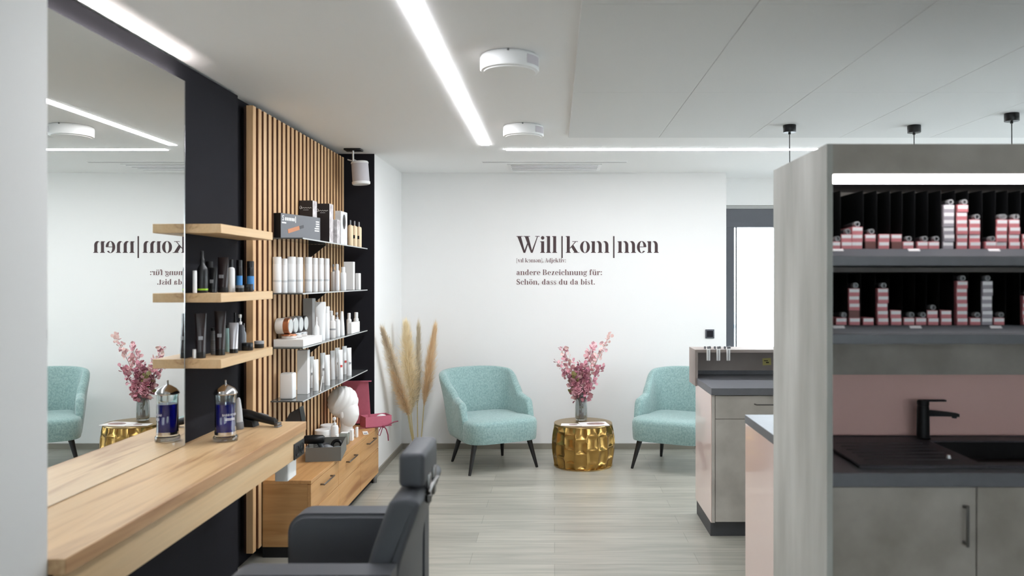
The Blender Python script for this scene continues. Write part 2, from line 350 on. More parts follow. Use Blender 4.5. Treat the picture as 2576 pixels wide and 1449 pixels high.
def G(ch):
    if ch == 'W': return qd((.03, .97), (.26, .97), (.53, .0), (.42, .0))+qd((.42, 0), (.53, 0), (.74, .62), (.70, .70))+qd((.50, .97), (.73, .97), (1.0, .0), (.89, .0))+qd((.89, 0), (1.0, 0), (1.33, .97), (1.28, .97))+rc(-.03, .965, .36, 1)+rc(.42, .965, .83, 1)+rc(1.16, .965, 1.44, 1), 1.44
    if ch == 'i': return stem(.07, 0, XH)+disc(.165, .895, .108), .35
    if ch == 'j': return rc(.07, -.1, .07+SW, XH)+qd((0, XH-HL), (.07, XH-.06), (.07, XH), (0, XH-.01))+ring(-.02, -.1, .28, .19, .09, .16, 270, 360)+disc(-.02, -.2, .07)+disc(.165, .895, .108), .35
    if ch == 'l': return stem(.07, 0, 1), .36
    if ch == '|': return rc(.2, -.31, .29, 1), .45
    if ch == 'k': return stem(.07, 0, 1)+qd((.25, .28), (.29, .25), (.66, .665), (.60, .665))+qd((.34, .36), (.47, .50), (.80, .0), (.57, .0))+rc(.42, XH-HL, .78, XH)+rc(.49, 0, .87, HL), .86
    if ch == 'o': return ring(.34, .345, .315, .36, .125, .335), .68
    if ch == 'ö': return ring(.34, .345, .315, .36, .125, .335)+disc(.21, .88, .085)+disc(.47, .88, .085), .68
    if ch == 'm': return stem(.07, 0, XH)+stem(.50, 0, .47, False)+stem(.93, 0, .47, False)+arch(.26, .50)+arch(.69, .93), 1.19
    if ch == 'n': return stem(.07, 0, XH)+stem(.50, 0, .47, False)+arch(.26, .50), .76
    if ch == 'h': return stem(.07, 0, 1)+stem(.50, 0, .47, False)+arch(.26, .50), .76
    if ch == 'r': return stem(.07, 0, XH)+ring(.42, .45, .16, .25, .15, .2, 60, 180)+disc(.48, .59, .1), .58
    if ch in 'uü':
        p = rc(.07, .22, .07+SW, XH)+rc(.50, 0, .50+SW, XH)+ring(.38, .24, .31, .255, .12, .205, 180, 360, 24, ox=0)+qd((0, XH-HL), (.07, XH-.06), (.07, XH), (0, XH))+qd((.43, XH-HL), (.5, XH-.06), (.5, XH), (.43, XH))+rc(.69, 0, .76, HL)
        return (p+disc(.22, .88, .085)+disc(.50, .88, .085) if ch == 'ü' else p), .78
    if ch == 'e': return ring(.32, .345, .30, .36, .12, .33, 2, 318)+rc(.18, .335, .60, .375), .63
    if ch == 'ə': return ring(.32, .345, .30, .36, .12, .33, 182, 498)+rc(.04, .315, .46, .355), .63
    if ch == 'c': return ring(.32, .345, .30, .36, .12, .33, 48, 318)+disc(.50, .53, .1), .6
    if ch == 'ɔ': return ring(.28, .345, .30, .36, .12, .33, -132, 138)+disc(.10, .53, .1), .6
    if ch == 'd': return stem(.44, 0, 1, True, False)+rc(.63, 0, .7, HL)+ring(.36, .345, .33, .36, .14, .33, 60, 300), .74
    if ch == 'b': return stem(.07, 0, 1, True, False)+ring(.36, .345, .33, .36, .14, .33, -120, 120), .72
    if ch == 'a': return rc(.36, .06, .36+SW, .5)+ring(.32, .47, .23, .235, .05, .2, 0, 150)+disc(.16, .54, .09)+ring(.28, .19, .24, .2, .08, .16, 60, 300)+rc(.28, .345, .42, .39)+rc(.28, -.01, .42, .03)+rc(.5, 0, .64, HL*1.6), .66
    if ch == 'g': return ring(.30, .46, .26, .25, .1, .22)+disc(.6, .66, .075)+rc(.5, .62, .6, .66)+ring(.32, -.09, .29, .2, .2, .13)+rc(.12, .06, .5, .16)+ring(.16, .16, .1, .1, .03, .03, 90, 270), .66
    if ch == 's': return ring(.25, .50, .2, .2, .1, .17, 20, 250)+ring(.25, .18, .22, .2, .09, .17, -160, 70)+qd((.08, .46), (.14, .30), (.42, .22), (.36, .39))+rc(.04, .0, .07, .22)+rc(.40, .5, .43, .70), .5
    if ch == 'S': return ring(.33, .73, .28, .28, .12, .24, 20, 250)+ring(.33, .27, .32, .28, .12, .24, -160, 70)+qd((.08, .68), (.18, .46), (.60, .30), (.50, .56))+rc(.04, 0, .07, .34)+rc(.58, .68, .61, 1.0), .68
    if ch == 't': return rc(.12, .12, .12+SW, .9)+rc(0, XH-HL, .44, XH)+ring(.29, .14, .17, .16, .02, .12, 180, 340), .46
    if ch == 'z': return rc(.04, XH-HL, .54, XH)+rc(.04, 0, .56, HL)+qd((.04, 0), (.26, 0), (.54, XH), (.32, XH))+rc(.04, .5, .07, XH)+rc(.53, 0, .56, .2), .6
    if ch == 'f': return stem(.1, 0, .75, False)+rc(0, XH-HL, .44, XH)+ring(.3, .75, .2, .27, .03, .23, 40, 180)+disc(.43, .88, .09), .48
    if ch == 'B': return stem(.07, 0, 1, False)+ring(.36, .745, .32, .255, .13, .22, -90, 90)+ring(.38, .265, .36, .265, .15, .235, -90, 90)+rc(.2, .97, .4, 1)+rc(.2, 0, .4, HL)+rc(.2, .49, .4, .53)+rc(0, 1-HL, .2, 1), .8
    if ch == 'A': return qd((.34, 1), (.46, 1), (.82, 0), (.58, 0))+qd((.08, 0), (.14, 0), (.42, .95), (.38, 1))+rc(.2, .3, .55, .34)+rc(0, 0, .25, HL)+rc(.5, 0, .9, HL), .9
    if ch == 'v': return qd((.06, XH), (.28, XH), (.40, 0), (.32, 0))+qd((.32, 0), (.4, 0), (.62, XH), (.57, XH))+rc(0, XH-HL, .33, XH)+rc(.46, XH-HL, .72, XH), .7
    if ch == 'ɪ': return rc(.1, 0, .1+SW, XH)+rc(.03, 0, .36, HL)+rc(.03, XH-HL, .36, XH), .4
    if ch == '[': return rc(.06, -.2, .15, 1)+rc(.06, .96, .3, 1)+rc(.06, -.2, .3, -.16), .34
    if ch == ']': return rc(.19, -.2, .28, 1)+rc(.04, .96, .28, 1)+rc(.04, -.2, .28, -.16), .34
    if ch == '.': return disc(.13, .1, .1), .28
    if ch == ':': return disc(.14, .1, .1)+disc(.14, .58, .1), .3
    if ch == ',': return disc(.13, .1, .1)+qd((.15, .1), (.23, .1), (.12, -.16), (.08, -.16)), .28
    return [], .3
def letters(s, name, x0, zb, cap, mat, parent, width=None, track=.03):
    """one line of lettering on the back wall from x0, fitted to a width"""
    adv = 0; items = []
    for ch in s:
        p, a = G(ch); items.append((p, adv)); adv += a+track
    sx = (width/(adv-track)) if width else cap
    b = bmesh.new(); k = 0
    for polys, a in items:
        for q in polys:
            k += 1; d = .0016+.00004*(k % 9)             # overlapping strokes at slightly different heights
            f = [b.verts.new((x0+(a+u)*sx, YB-d, zb+v*cap)) for u, v in q]; g = [b.verts.new((x0+(a+u)*sx, YB, zb+v*cap)) for u, v in q]
            n = len(f); b.faces.new(f)
            for i in range(n): b.faces.new((f[i], f[(i+1) % n], g[(i+1) % n], g[i]))
    mbx = MB(); mbx.bm.free(); mbx.bm = b
    return mbx.build(name, mat, parent, True)
PB = YB/FPX
def bx(px): return (px-VPX)*PB
def bz(py): return HCAM-(py-VPY)*PB
t = thing('wall_lettering', 'dark German welcome lettering in four lines on the white back wall', 'lettering', (.3, YB, 1.65))
letters('Will|kom|men', 'headline', bx(1300.5), bz(636), 42*PB, M_text, t, bx(1657.5)-bx(1300.5), .028)
letters('[vɪl kɔmən], Adjektiv:', 'pronunciation_line', bx(1299), bz(660), 10.5*PB, M_text2, t, bx(1424)-bx(1299), .05)
letters('andere Bezeichnung für:', 'upper_line', bx(1299), bz(692), 14*PB, M_text2, t, bx(1515)-bx(1299), .06)
letters('Schön, dass du da bist.', 'lower_line', bx(1299), bz(716), 14*PB, M_text2, t, bx(1497)-bx(1299), .06)
# light switch / cover plate
t = thing('wall_socket', 'small square anthracite cover plate on back wall above reception bar', 'wall plate', (1.417, YB, 1.05))
MB().box(-.041, .041, -.009, 0, -.041, .041, .003).build('cover', M_frame, t)
MB().box(-.028, .028, -.0115, -.009, -.028, .028, .002).build('rocker', M_dark, t)

# ------------------------------------------------------------------ ceiling things
def linear_light(label, x0, x1, y0, y1):
    t = thing('linear_ceiling_light', label, 'ceiling light', ((x0+x1)/2, (y0+y1)/2, H), group='linear ceiling lights')
    MB().box(x0, x1, y0, y1, H-.0048, H-.001, .002, 2).build('diffuser', M_led, t, True)
    e = .004
    MB().box(x0-e, x0, y0, y1, H-.0015, H).box(x1, x1+e, y0, y1, H-.0015, H).box(x0-e, x1+e, y0-e, y0, H-.0015, H).box(x0-e, x1+e, y1, y1+e, H-.0015, H).build('housing', M_white, t, True)
linear_light('long linear ceiling light running towards the back wall beside the round fixtures', -.532, -.472, 2.35, 5.75)
linear_light('linear ceiling light running crosswise just before the ceiling vent', -.364, 2.7, 5.91, 5.97)
M_sens = P('sensor_window', (204, 198, 203), .4)
def round_fix(label, x, y):
    t = thing('round_ceiling_fixture', label, 'ceiling fixture', (x, y, H), group='round white ceiling fixtures')
    MB().lathe([(.118, 0), (.124, -.004), (.128, -.012), (.128, -.060), (.125, -.066), (.118, -.068)], n=56).build('housing', M_white, t)
    MB().cyl((0, 0, -.0725), .112, .0045, 56).build('base_plate', M_whitem, t)
    a0, a1 = radians(-52), radians(-12); q = []
    for k in range(9):
        a = a0+(a1-a0)*k/8; q.append((a,))
    b = MB(); v = []; f = []
    for (a,) in q: v += [(.1292*cos(a), .1292*sin(a), -.055), (.1292*cos(a), .1292*sin(a), -.016)]
    for k in range(8): f.append((2*k, 2*k+2, 2*k+3, 2*k+1))
    b.faces(v, f).build('sensor_window', M_sens, t, recalc=False)
    MB().ball((0, -.1275, -.006), (.005, .004, .005)).build('screw', M_grey, t)
round_fix('round white ceiling fixture nearer the camera, the larger in view', -.195, 3.46)
round_fix('round white ceiling fixture farther off, next to the crosswise light', -.197, 5.04)
t = thing('ceiling_vent', 'slim white slotted ceiling vent in front of the back wall', 'vent', (0, 6.9, H))
MB().box(-.40, .40, 6.70, 7.10, H-.006, H, .002).build('frame', M_white, t, True)
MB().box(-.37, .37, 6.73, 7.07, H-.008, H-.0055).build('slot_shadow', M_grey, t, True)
sb = MB()
for y in (6.765, 6.86, 6.955, 7.04): sb.box(-.37, .37, y-.032, y+.022, H-.012, H-.007, .002)
sb.build('slats', M_white, t, True)
t = thing('slot_diffuser', 'thin long ceiling slot just in front of the ceiling vent', 'vent', (0, 6.575, H))
MB().box(-.60, .60, 6.55, 6.60, H-.004, H).build('frame', M_white, t, True)
MB().box(-.595, .595, 6.562, 6.588, H-.006, H-.0035).build('slot', P('slot_grey', (188, 187, 186), .7), t, True)
def pendant(label, x, y, drop, r=.04):
    t = thing('pendant_lamp', label, 'pendant lamp', (x, y, H-.012), group='black pendant lamps')
    MB().lathe([(r*.97, 0), (r, -.003), (r, -.043), (r*.96, -.046)], n=32).build('canopy', M_black, t)
    MB().cyl((0, 0, -.046-.012), .008, .012, 12).build('strain_relief', M_black, t)
    MB().tube([(0, 0, -.05), (.002, 0, -drop*.5), (0, 0, -drop)], .0028, 6).build('cord', M_blackm, t)
    MB().lathe([(.03, 0), (.038, -.004), (.038, -.24), (.034, -.244), (.034, -.01), (.0, -.01)], (0, 0, -drop), 24, cap=False).build('lamp_shade', M_black, t)
pendant('black pendant canopy and cord left of the tall concrete unit', 1.463, 4.95, .70)
pendant('black pendant lamp above the middle of the tall concrete unit', 2.243, 4.96, .72)
pendant('black pendant lamp nearest the right edge of the photo', 2.645, 4.60, .70)
# hanging loudspeaker
t = thing('loudspeaker', 'small white cylindrical loudspeaker hanging from a black ceiling bracket', 'loudspeaker', (-1.50, 5.92, H))
MB().box(-.062, .062, -.035, .06, -.014, 0, .003).build('ceiling_plate', M_black, t)
MB().tube([(0, 0, -.014), (0, -.002, -.05), (.002, 0, -.10)], .007, 10).build('arm', M_white, t)
MB().tube([(-.05, .04, -.075), (-.02, .02, -.085), (.01, .01, -.082), (.035, 0, -.095), (.045, 0, -.112)], .0045, 8).build('cable', M_white, t)
R1 = R(radians(-4), 'Y')
MB().lathe([(.058, 0), (.063, -.005), (.0645, -.014), (.063, -.016)], (.042, 0, -.098), 36, R1).build('top_cap', M_white, t)
MB().lathe([(.0615, -.014), (.0625, -.15)], (.042, 0, -.098), 36, R1).build('grille', M_speak, t)
MB().lathe([(.0625, -.15), (.0665, -.152), (.0665, -.166), (.062, -.172)], (.042, 0, -.098), 36, R1).build('bottom_cap', M_white, t)

# ------------------------------------------------------------------ armchairs
def sstep(a, b, x):
    x = max(0, min(1, (x-a)/(b-a))); return x*x*(3-2*x)
def shell_mesh():
    """upholstered back that wraps round into two low arms"""
    rings = []; N = 56
    def plan(t, off):
        # U-shaped line: arm front, arm, back, arm, arm front; y is backwards
        s = t*(.5*pi+.0)
        a = abs(t)
        if a > .52:
            k = (a-.52)/.48; x = .285+.012*k; y = .06-.255*k
        else:
            an = a/.52*pi/2; x = .285*(sin(an)**.72); y = .06+.245*(cos(an)**.62)
        return (math.copysign(x, t), y)
    def pt(t): return Vector((*plan(t, 0), 0))
    for i in range(N+1):
        t = -1+2*i/N; a = abs(t)
        p = pt(t); e = .004; d = (pt(min(1, t+e))-pt(max(-1, t-e))).normalized(); nrm = Vector((d.y, -d.x, 0))
        if nrm.dot(p-Vector((0, -.05, 0))) < 0: nrm = -nrm
        top = .785-.185*sstep(.30, .66, a)-.02*sstep(.66, .86, a)-.02*(a/.3)**2*(a < .3)-.02*(a >= .3)
        lean = .10*(1-sstep(.2, .62, a))+.012
        bot = .235
        front = sstep(.86, 1.0, a)
        top -= .13*front**2; th = .070*(1-.25*front)
        sec = []
        # outer side upward, rounded top, inner side downward
        for k in range(6):
            z = bot+(top-.035-bot)*k/5; u = (z-bot)/.55
            sec.append(p+nrm*(th/2+lean*u*u*1.1-.018*(1-min(1, u*3)))+Vector((0, 0, z)))
        uu = (top-.035-bot)/.55; ce = lean*uu*uu*1.1
        for k in range(1, 6):
            an = pi*k/6; sec.append(p+nrm*(ce+th/2*cos(an))+Vector((0, 0, top-.035+.035*sin(an))))
        for k in range(6):
            z = top-.035-(top-.035-bot)*k/5; u = (z-bot)/.55
            sec.append(p+nrm*(-th/2+lean*u*u*1.1)+Vector((0, 0, z)))
        rings.append(sec)
    return MB().loft(rings)
def seat_mesh():
    prof = [(-.03, .238), (-.004, .243), (0, .262), (.004, .33), (.004, .385), (-.004, .408), (-.03, .42), (-.12, .428), (-.22, .43)]
    rings = []; n = 56
    for d, z in prof:
        q = []
        for k in range(n):
            a = 2*pi*k/n; c, s = cos(a), sin(a)
            wx = .312 if s < 0 else .265
            x = math.copysign(abs(c)**.42, c)*(wx+d); y = math.copysign(abs(s)**.42, s)*(.30+d)-.06
            if y > .15: x *= 1-.35*((y-.15)/.1)**2*.4
            q.append((x, y, z))
        rings.append(q)
    return MB().loft(rings)
def armchair(label, x, y, rz):
    t = thing('armchair', label, 'armchair', (x, y, 0), rz, 'teal velvet armchairs')
    shell_mesh().build('backrest', M_velvet, t, sub=1); seat_mesh().build('seat', M_velvet, t, angle=60)
    for sx, sy, fx, fy in ((-.24, -.25, -.30, -.285), (.24, -.25, .30, -.285), (-.19, .16, -.235, .245), (.19, .16, .235, .245)):
        ax = Vector((sx, sy, .245)); ft = Vector((fx, fy, 0)); d = (ax-ft)
        MB().tube([ft, ft+d*.03, ft+d*.5, ax], [.0105, .0115, .0175, .0235], 14).build('leg', M_leg, t)
    return t
armchair('teal velvet armchair left of the gold table, beside the pampas grass', -.545, 6.655, radians(29))
armchair('teal velvet armchair right of the gold table, partly behind the reception desk', 1.03, 6.625, radians(-27))

# ------------------------------------------------------------------ hammered gold table with vase and magazines
TX, TY, TZ = .238, 6.635, .355
t = thing('side_table', 'round hammered gold drum table between the two teal armchairs', 'side table', (TX, TY, 0))
NC, n, m = 17, 17*14, 56; rr = random.Random(3); offs = [rr.uniform(0, 1) for _ in range(NC)]; hs = [rr.uniform(.08, .125) for _ in range(NC)]
rings = []
for j in range(m+1):
    z = .008+(TZ-.016)*j/m; q = []
    for i in range(n):
        u = i/n*NC; c = int(u) % NC; fu = u-int(u)
        v = z/hs[c]+offs[c]; fv = v-math.floor(v)
        k = (1-(2*fu-1)**2)*.75*(1-.8*abs(2*fv-1)**4)
        r = .242+.022*sin(pi*j/m)-.024*k
        a = 2*pi*i/n+.012*sin(22*z+c*2.1)
        q.append((r*cos(a), r*sin(a), z))
    rings.append(q)
MB().loft(rings, caps=False).build('hammered_body', M_gold, t, angle=55)
MB().lathe([(.0, TZ), (.236, TZ), (.241, TZ-.001), (.243, TZ-.006), (.241, TZ-.012)], n=72, cap=False).build('top', M_goldtop, t)
MB().lathe([(.244, 0), (.244, .009), (.215, .01), (.215, 0)], n=72, cap=False).build('base_rim', M_goldtop, t)
TT = TZ+.0004
M_mag = P('magazine_paper', (240, 236, 234), .35)
M_photo = P('magazine_photo', (196, 150, 140), .3, col2=(60, 48, 52), scale=16, det=6)
def magazine(label, x, y, rz, w, d, h, pic):
    t = thing('magazine', label, 'magazine', (x, y, TT), rz, 'magazines on the gold table')
    MB().box(-w/2, w/2, -d/2, d/2, 0, h, .001, 1).build('pages', M_mag, t)
    MB().lathe([(pic, 0), (pic, .0006)], (.015, 0, h), 24, Matrix.Scale(.7, 4, (0, 1, 0))).build('cover_photo', M_photo, t)
magazine('white magazine with a round cover photo, front right on gold table', TX+.085, TY-.10, radians(9), .23, .165, .006, .075)
magazine('white leaflet with a small picture, front left on gold table', TX-.10, TY-.125, radians(-4), .17, .10, .003, .035)
VX, VY = TX-.012, TY+.10
t = thing('flower_vase', 'ribbed clear glass vase on the gold table', 'vase', (VX, VY, TT))
rings = []
for r, z in ((.040, 0), (.046, .004), (.050, .03), (.049, .10), (.044, .17), (.039, .22), (.041, .235)):
    rings.append([((r+.0015*cos(14*2*pi*k/84))*cos(2*pi*k/84), (r+.0015*cos(14*2*pi*k/84))*sin(2*pi*k/84), z) for k in range(84)])
inner = [[((r-.004)*cos(2*pi*k/84), (r-.004)*sin(2*pi*k/84), z) for k in range(84)] for r, z in ((.041, .235), (.039, .22), (.044, .17), (.049, .10), (.050, .03), (.042, .012))]
MB().loft(rings+inner).build('vase_body', P('smoky_vase_glass', (214, 218, 218), .03, trans=.9, ior=1.35), t, angle=70)
pinks = [P('pink_leaf_%d' % i, c, .55) for i, c in enumerate(((238, 192, 196), (216, 162, 172), (196, 130, 144), (240, 208, 202), (164, 104, 120)))]
M_stalk = P('brown_stalk', (110, 84, 66), .7); M_greenleaf = P('olive_leaf', (134, 128, 78), .5)
lr = random.Random(21)
def leaf(b, p, d, w, l):
    d = d.normalized(); s = d.cross(Vector((lr.uniform(-1, 1), lr.uniform(-1, 1), lr.uniform(-.3, 1)))).normalized(); nn = d.cross(s)
    o = [(0, 0, 0), (.25, .42, .10), (.6, .5, .13), (.88, .28, .07), (1, 0, 0), (.88, -.28, .07), (.6, -.5, .13), (.25, -.42, .10)]
    vs = [p+d*(u*l)+s*(v*w)+nn*(h*w) for u, v, h in o]; ctr = p+d*(l*.5)-nn*(.02*w)
    b.faces([*vs, ctr], [(i, (i+1) % 8, 8) for i in range(8)])
def branch(label, tip, bend, mats, nl, size, spread, start):
    t = thing('eucalyptus_branch', label, 'dried branch', (VX, VY, TT+.012), group='pink branches in the vase')
    base = Vector((-tip[0]*.08, -tip[1]*.05, .004)); tp = Vector(tip)
    mid = Vector((tip[0]*.22+bend, tip[1]*.25, tip[2]*.5))
    def cv(k): return base*(1-k)**2+mid*2*k*(1-k)+tp*k*k
    pts = [cv(k/12) for k in range(13)]
    MB().tube(pts, [.0028-.0016*k/12 for k in range(13)], 6).build('stalk', M_stalk, t)
    bs = [MB() for _ in mats]
    for i in range(nl):
        k = start+(1-start)*(i/nl)**.9; p = cv(k)
        a = lr.uniform(0, 2*pi); sp = spread*(1-.55*(k-start)/(1-start))*lr.uniform(.25, 1)
        q = p+Vector((cos(a)*sp, sin(a)*sp*.8, lr.uniform(-.01, .025)))
        d = (q-p)+Vector((lr.uniform(-.02, .02), lr.uniform(-.02, .02), lr.uniform(-.01, .03)))
        sz = size*1.2*(1.15-.45*k)*lr.uniform(.7, 1.25)
        leaf(bs[lr.randrange(len(mats))] if lr.random() < .85 else bs[0], q, d, sz, sz*1.15)
        bs[0].tube([p, (p+q)/2+Vector((0, 0, .004)), q], .0009, 4)
    for b, mm in zip(bs, mats): b.build('leaves', mm, t, recalc=False)
P0, P1, P2, P3, P4 = pinks
branch('tallest pale pink branch leaning to the upper right', (.245, .01, .70), -.02, [P3, P0], 70, .034, .035, .40)
branch('upright pink branch right of centre in the vase', (.11, .03, .62), -.02, [P0, P1], 80, .034, .05, .36)
branch('mauve branch leaning left with round leaves', (-.16, .01, .61), .02, [P1, P3], 75, .034, .045, .38)
branch('outermost left drooping mauve branch in the vase', (-.205, -.02, .48), .04, [P1, P0], 60, .032, .045, .36)
branch('short plum branch leaning right low in the vase', (.17, -.02, .44), -.02, [P2, P1], 60, .032, .05, .32)
branch('short dark plum branch leaning left low in the vase', (-.13, -.04, .40), .02, [P4, P2], 60, .032, .05, .34)
branch('bushy plum branch in the middle of the vase', (.01, -.03, .46), .0, [P2, P4], 90, .034, .075, .45)
branch('leafy olive tinged branch at the front of the vase', (-.06, -.06, .36), .0, [M_greenleaf, P1], 22, .040, .06, .6)
def bloom(label, x, y, z, r, tilt):
    t = thing('pink_flower', label, 'flower', (VX, VY, TT+.012), group='open pink flowers at the vase rim')
    MB().tube([(-x*.15, -y*.1, .01), (x*.5, y*.4, z*.6), (x, y, z)], .0022, 6).build('stalk', M_greenleaf, t)
    b = MB(); c = Vector((x, y, z))
    for ringi, (k, el) in enumerate(((9, .15), (8, .7), (6, 1.15))):
        for i in range(k):
            a = 2*pi*i/k+ringi*.35; d = Vector((cos(a)*cos(el), -sin(el)*.9+sin(a)*cos(el)*.25, sin(a)*cos(el)))
            leaf(b, c+d*.006, d, r*.75, r*(1-.12*ringi))
    b.build('petals', P1 if tilt else pinks[2], t, recalc=False)
    MB().ball((x, y-.006, z), (.009, .008, .009), 10, 8).build('flower_heart', P4, t)
bloom('larger open pink flower hanging over the left of the vase rim', -.035, -.055, .245, .044, 1)
bloom('smaller open pink flower right of the vase rim', .05, -.045, .262, .034, 1)
bloom('plum coloured bloom among leaves on the left of the bouquet', -.055, -.05, .30, .030, 0)
# ------------------------------------------------------------------ pampas grass in the corner
GX, GY = -1.19, 6.93
t = thing('floor_vase', 'low pale floor vase with pampas grass in the corner', 'vase', (GX, GY, 0))
MB().lathe([(.055, 0), (.07, .005), (.085, .05), (.08, .10), (.055, .145), (.05, .16), (.045, .16), (.05, .14), (.072, .09), (.06, .012), (0, .012)], n=32, cap=False).build('vase_body', M_plaster, t)
M_pam = [straw('pampas_%d' % i, c) for i, c in enumerate(((252, 240, 212), (240, 228, 208), (244, 222, 188), (228, 218, 198)))]
M_straw = P('straw_stem', (204, 184, 132), .7)
gr = random.Random(5)
def pampas(label, px_tip, py_tip, px_bot, py_bot, wid, mi, Yt, Yb, tuft):
    f = lambda px, py, Y: Vector(((px-VPX)*Y/FPX-GX, Y-GY, HCAM-(py-VPY)*Y/FPX))
    tip, low = f(px_tip, py_tip, Yt), f(px_bot, py_bot, Yb)
    t = thing('pampas_stem', label, 'pampas grass', (GX, GY, .013), group='pampas stems in the corner')
    off = Vector((0, 0, -.013)); ft = Vector((max(-.035, min(.035, low.x*.3)), max(-.03, min(.03, low.y*.3)), .016))
    MB().tube([ft+off, ft*.4+low*.6+off-Vector((0, 0, .02)), low+off, low.lerp(tip, .5)+off], [.0052, .0046, .004, .002], 6).build('stem', M_straw, t)
    b = MB(); ax = tip-low; L = ax.length; an = ax.normalized()
    for i in range(int(tuft*1.5)):
        k = gr.random()**.9; p = low+ax*k+off
        prof = wid*(min(1, k/.22)**.6)*(1.0 if k < .45 else 1-.72*((k-.45)/.55)**1.3)
        a = gr.uniform(0, 2*pi); rr_ = gr.uniform(.15, 1.0)
        side = Vector((cos(a), sin(a), 0)); side = (side-an*side.dot(an)).normalized()
        q = p+side*prof*rr_*gr.uniform(.8, 1.25)+an*gr.uniform(.02, .13)*min(1, L*1.6)+Vector((gr.uniform(-1, 1), gr.uniform(-1, 1), gr.uniform(-1, .6)))*.012; mid = (p+q)/2+side*prof*rr_*.25
        s = side.cross(an).normalized()*gr.uniform(.0008, .0017)+an*gr.uniform(-.001, .001); dr = Vector((0, 0, -.010*gr.random()*rr_))
        b.faces([p-s*.5, p+s*.5, mid+s, q+dr, mid-s], [(0, 1, 2, 4), (4, 2, 3)])
    b.build('plume', M_pam[mi], t, recalc=False)
pampas('grey beige pampas plume at far left, nearest the wall corner', 966, 838, 1024, 1030, .082, 1, 6.16, 6.72, 2600)
pampas('cream pampas plume in the middle, the fullest', 1022, 826, 1034, 1045, .125, 0, 6.82, 6.88, 3800)
pampas('slim grey pampas plume right of the middle', 1053, 828, 1050, 1020, .056, 3, 7.02, 6.98, 1500)
pampas('golden tan pampas plume at the far right', 1093, 834, 1066, 1024, .074, 2, 6.92, 6.92, 2300)
pampas('short tan pampas plume low at the left front', 992, 945, 1030, 1048, .07, 2, 6.42, 6.75, 1500)
# ------------------------------------------------------------------ left: mirror, worktop, slats, cabinet, shelves
XM = -1.63; WT = .814
t = thing('wall_mirror', 'tall frameless wall mirror standing on the oak worktop', 'mirror', (-1.655, 2.8, WT))
MB().box(-1.634, XM, 2.09, 3.503, WT+.0035, 2.423).build('mirror_glass', M_mirror, t, True)
MB().box(-1.6545, -1.6345, 2.10, 3.46, WT+.0005, 2.38).build('backing_board', M_blackm, t, True)
MB().box(-1.652, -1.636, 2.12, 3.46, 2.385, 2.41).build('light_line', M_mled, t, True)
MB().box(-1.6345, -1.6285, 3.5025, 3.5045, WT+.0035, 2.4235).build('polished_edge', M_chrome, t, True)
YL0, YL1, XWF = 2.088, 4.11, -1.283
t = thing('oak_worktop', 'long oak styling worktop in front of the mirror', 'worktop', (-1.46, 3.1, .65))
MB().box(-1.6545, XWF-.0035, YL0, YL1, WT-.042, WT, .001, 1).build('top', M_oak_y, t, True)
MB().box(XWF-.0033, XWF, YL0, YL1, WT-.042, WT, .001, 1).build('front_edge', M_oak_e, t, True)
MB().box(XWF-.035, XWF-.012, YL0, YL1-.004, .65, WT-.0425, .0015, 1).build('apron', M_oak_y, t, True)
MB().box(-1.62, XWF-.036, YL1-.03, YL1-.004, .66, WT-.0425).build('end_panel', M_oak_x, t, True)
MB().box(-1.6545, -1.60, YL0+.02, YL1-.04, .70, WT-.0425).build('wall_batten', M_oak_x, t, True)
ps = thing('power_socket', 'black double power socket set in the worktop apron', 'power socket', (XWF-.012, 4.02, .69))
MB().box(0, .006, -.0775, .0775, -.04, .04, .0025).build('cover', M_black, ps)
for y in (-.037, .037):
    o = MB().lathe([(.027, 0), (.027, .002), (.024, .003), (.020, -.004), (0, -.004)], (0, 0, 0), 28, T(.006, y, 0) @ R(pi/2, 'Y'), cap=False).build('socket_insert', M_blackm, ps)
    MB().cyl((0, 0, -.003), .003, .003, 10, mat=T(.006, y, .009) @ R(pi/2, 'Y')).cyl((0, 0, -.003), .003, .003, 10, mat=T(.006, y, -.009) @ R(pi/2, 'Y')).build('contact', M_steel, o)
jb = thing('junction_box', 'white box fixed under the worktop behind the socket', 'junction box', (XWF-.06, 4.02, .65))
MB().box(-.045, .02, -.075, .055, -.105, 0, .004).build('box_body', M_white, jb)
MB().box(.02, .0215, -.065, .045, -.10, -.006, .0005, 1).build('lid', M_whitem, jb)
# slatted panel
XS = -1.625; YS0 = 4.285
t = thing('slat_panel', 'oak slatted wall panel behind the product shelves', 'wall panel', (XR, 5.2, .07))
sb = MB(); y = YS0+.0783
MB().box(XS-.037, XS, YS0, YS0+.042, .07, 2.487, .0012, 1).build('end_board', M_oak_z, t, True)
while y < 6.155: sb.box(XS-.037, XS, y, min(y+.046, 6.157), .07, 2.487); y += .0783
o = sb.build('slats', M_oak_z, t, True)              # veneered fronts, brown sides
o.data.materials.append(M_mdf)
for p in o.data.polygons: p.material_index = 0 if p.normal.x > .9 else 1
MB().box(XS-.05, XS-.0372, YS0+.004, 6.157, .07, 2.48).build('backing_felt', M_felt, t, True)
MB().box(XR, XS-.0502, YS0+.03, 6.15, .1, 2.45).build('mounting_board', M_blackm, t, True)
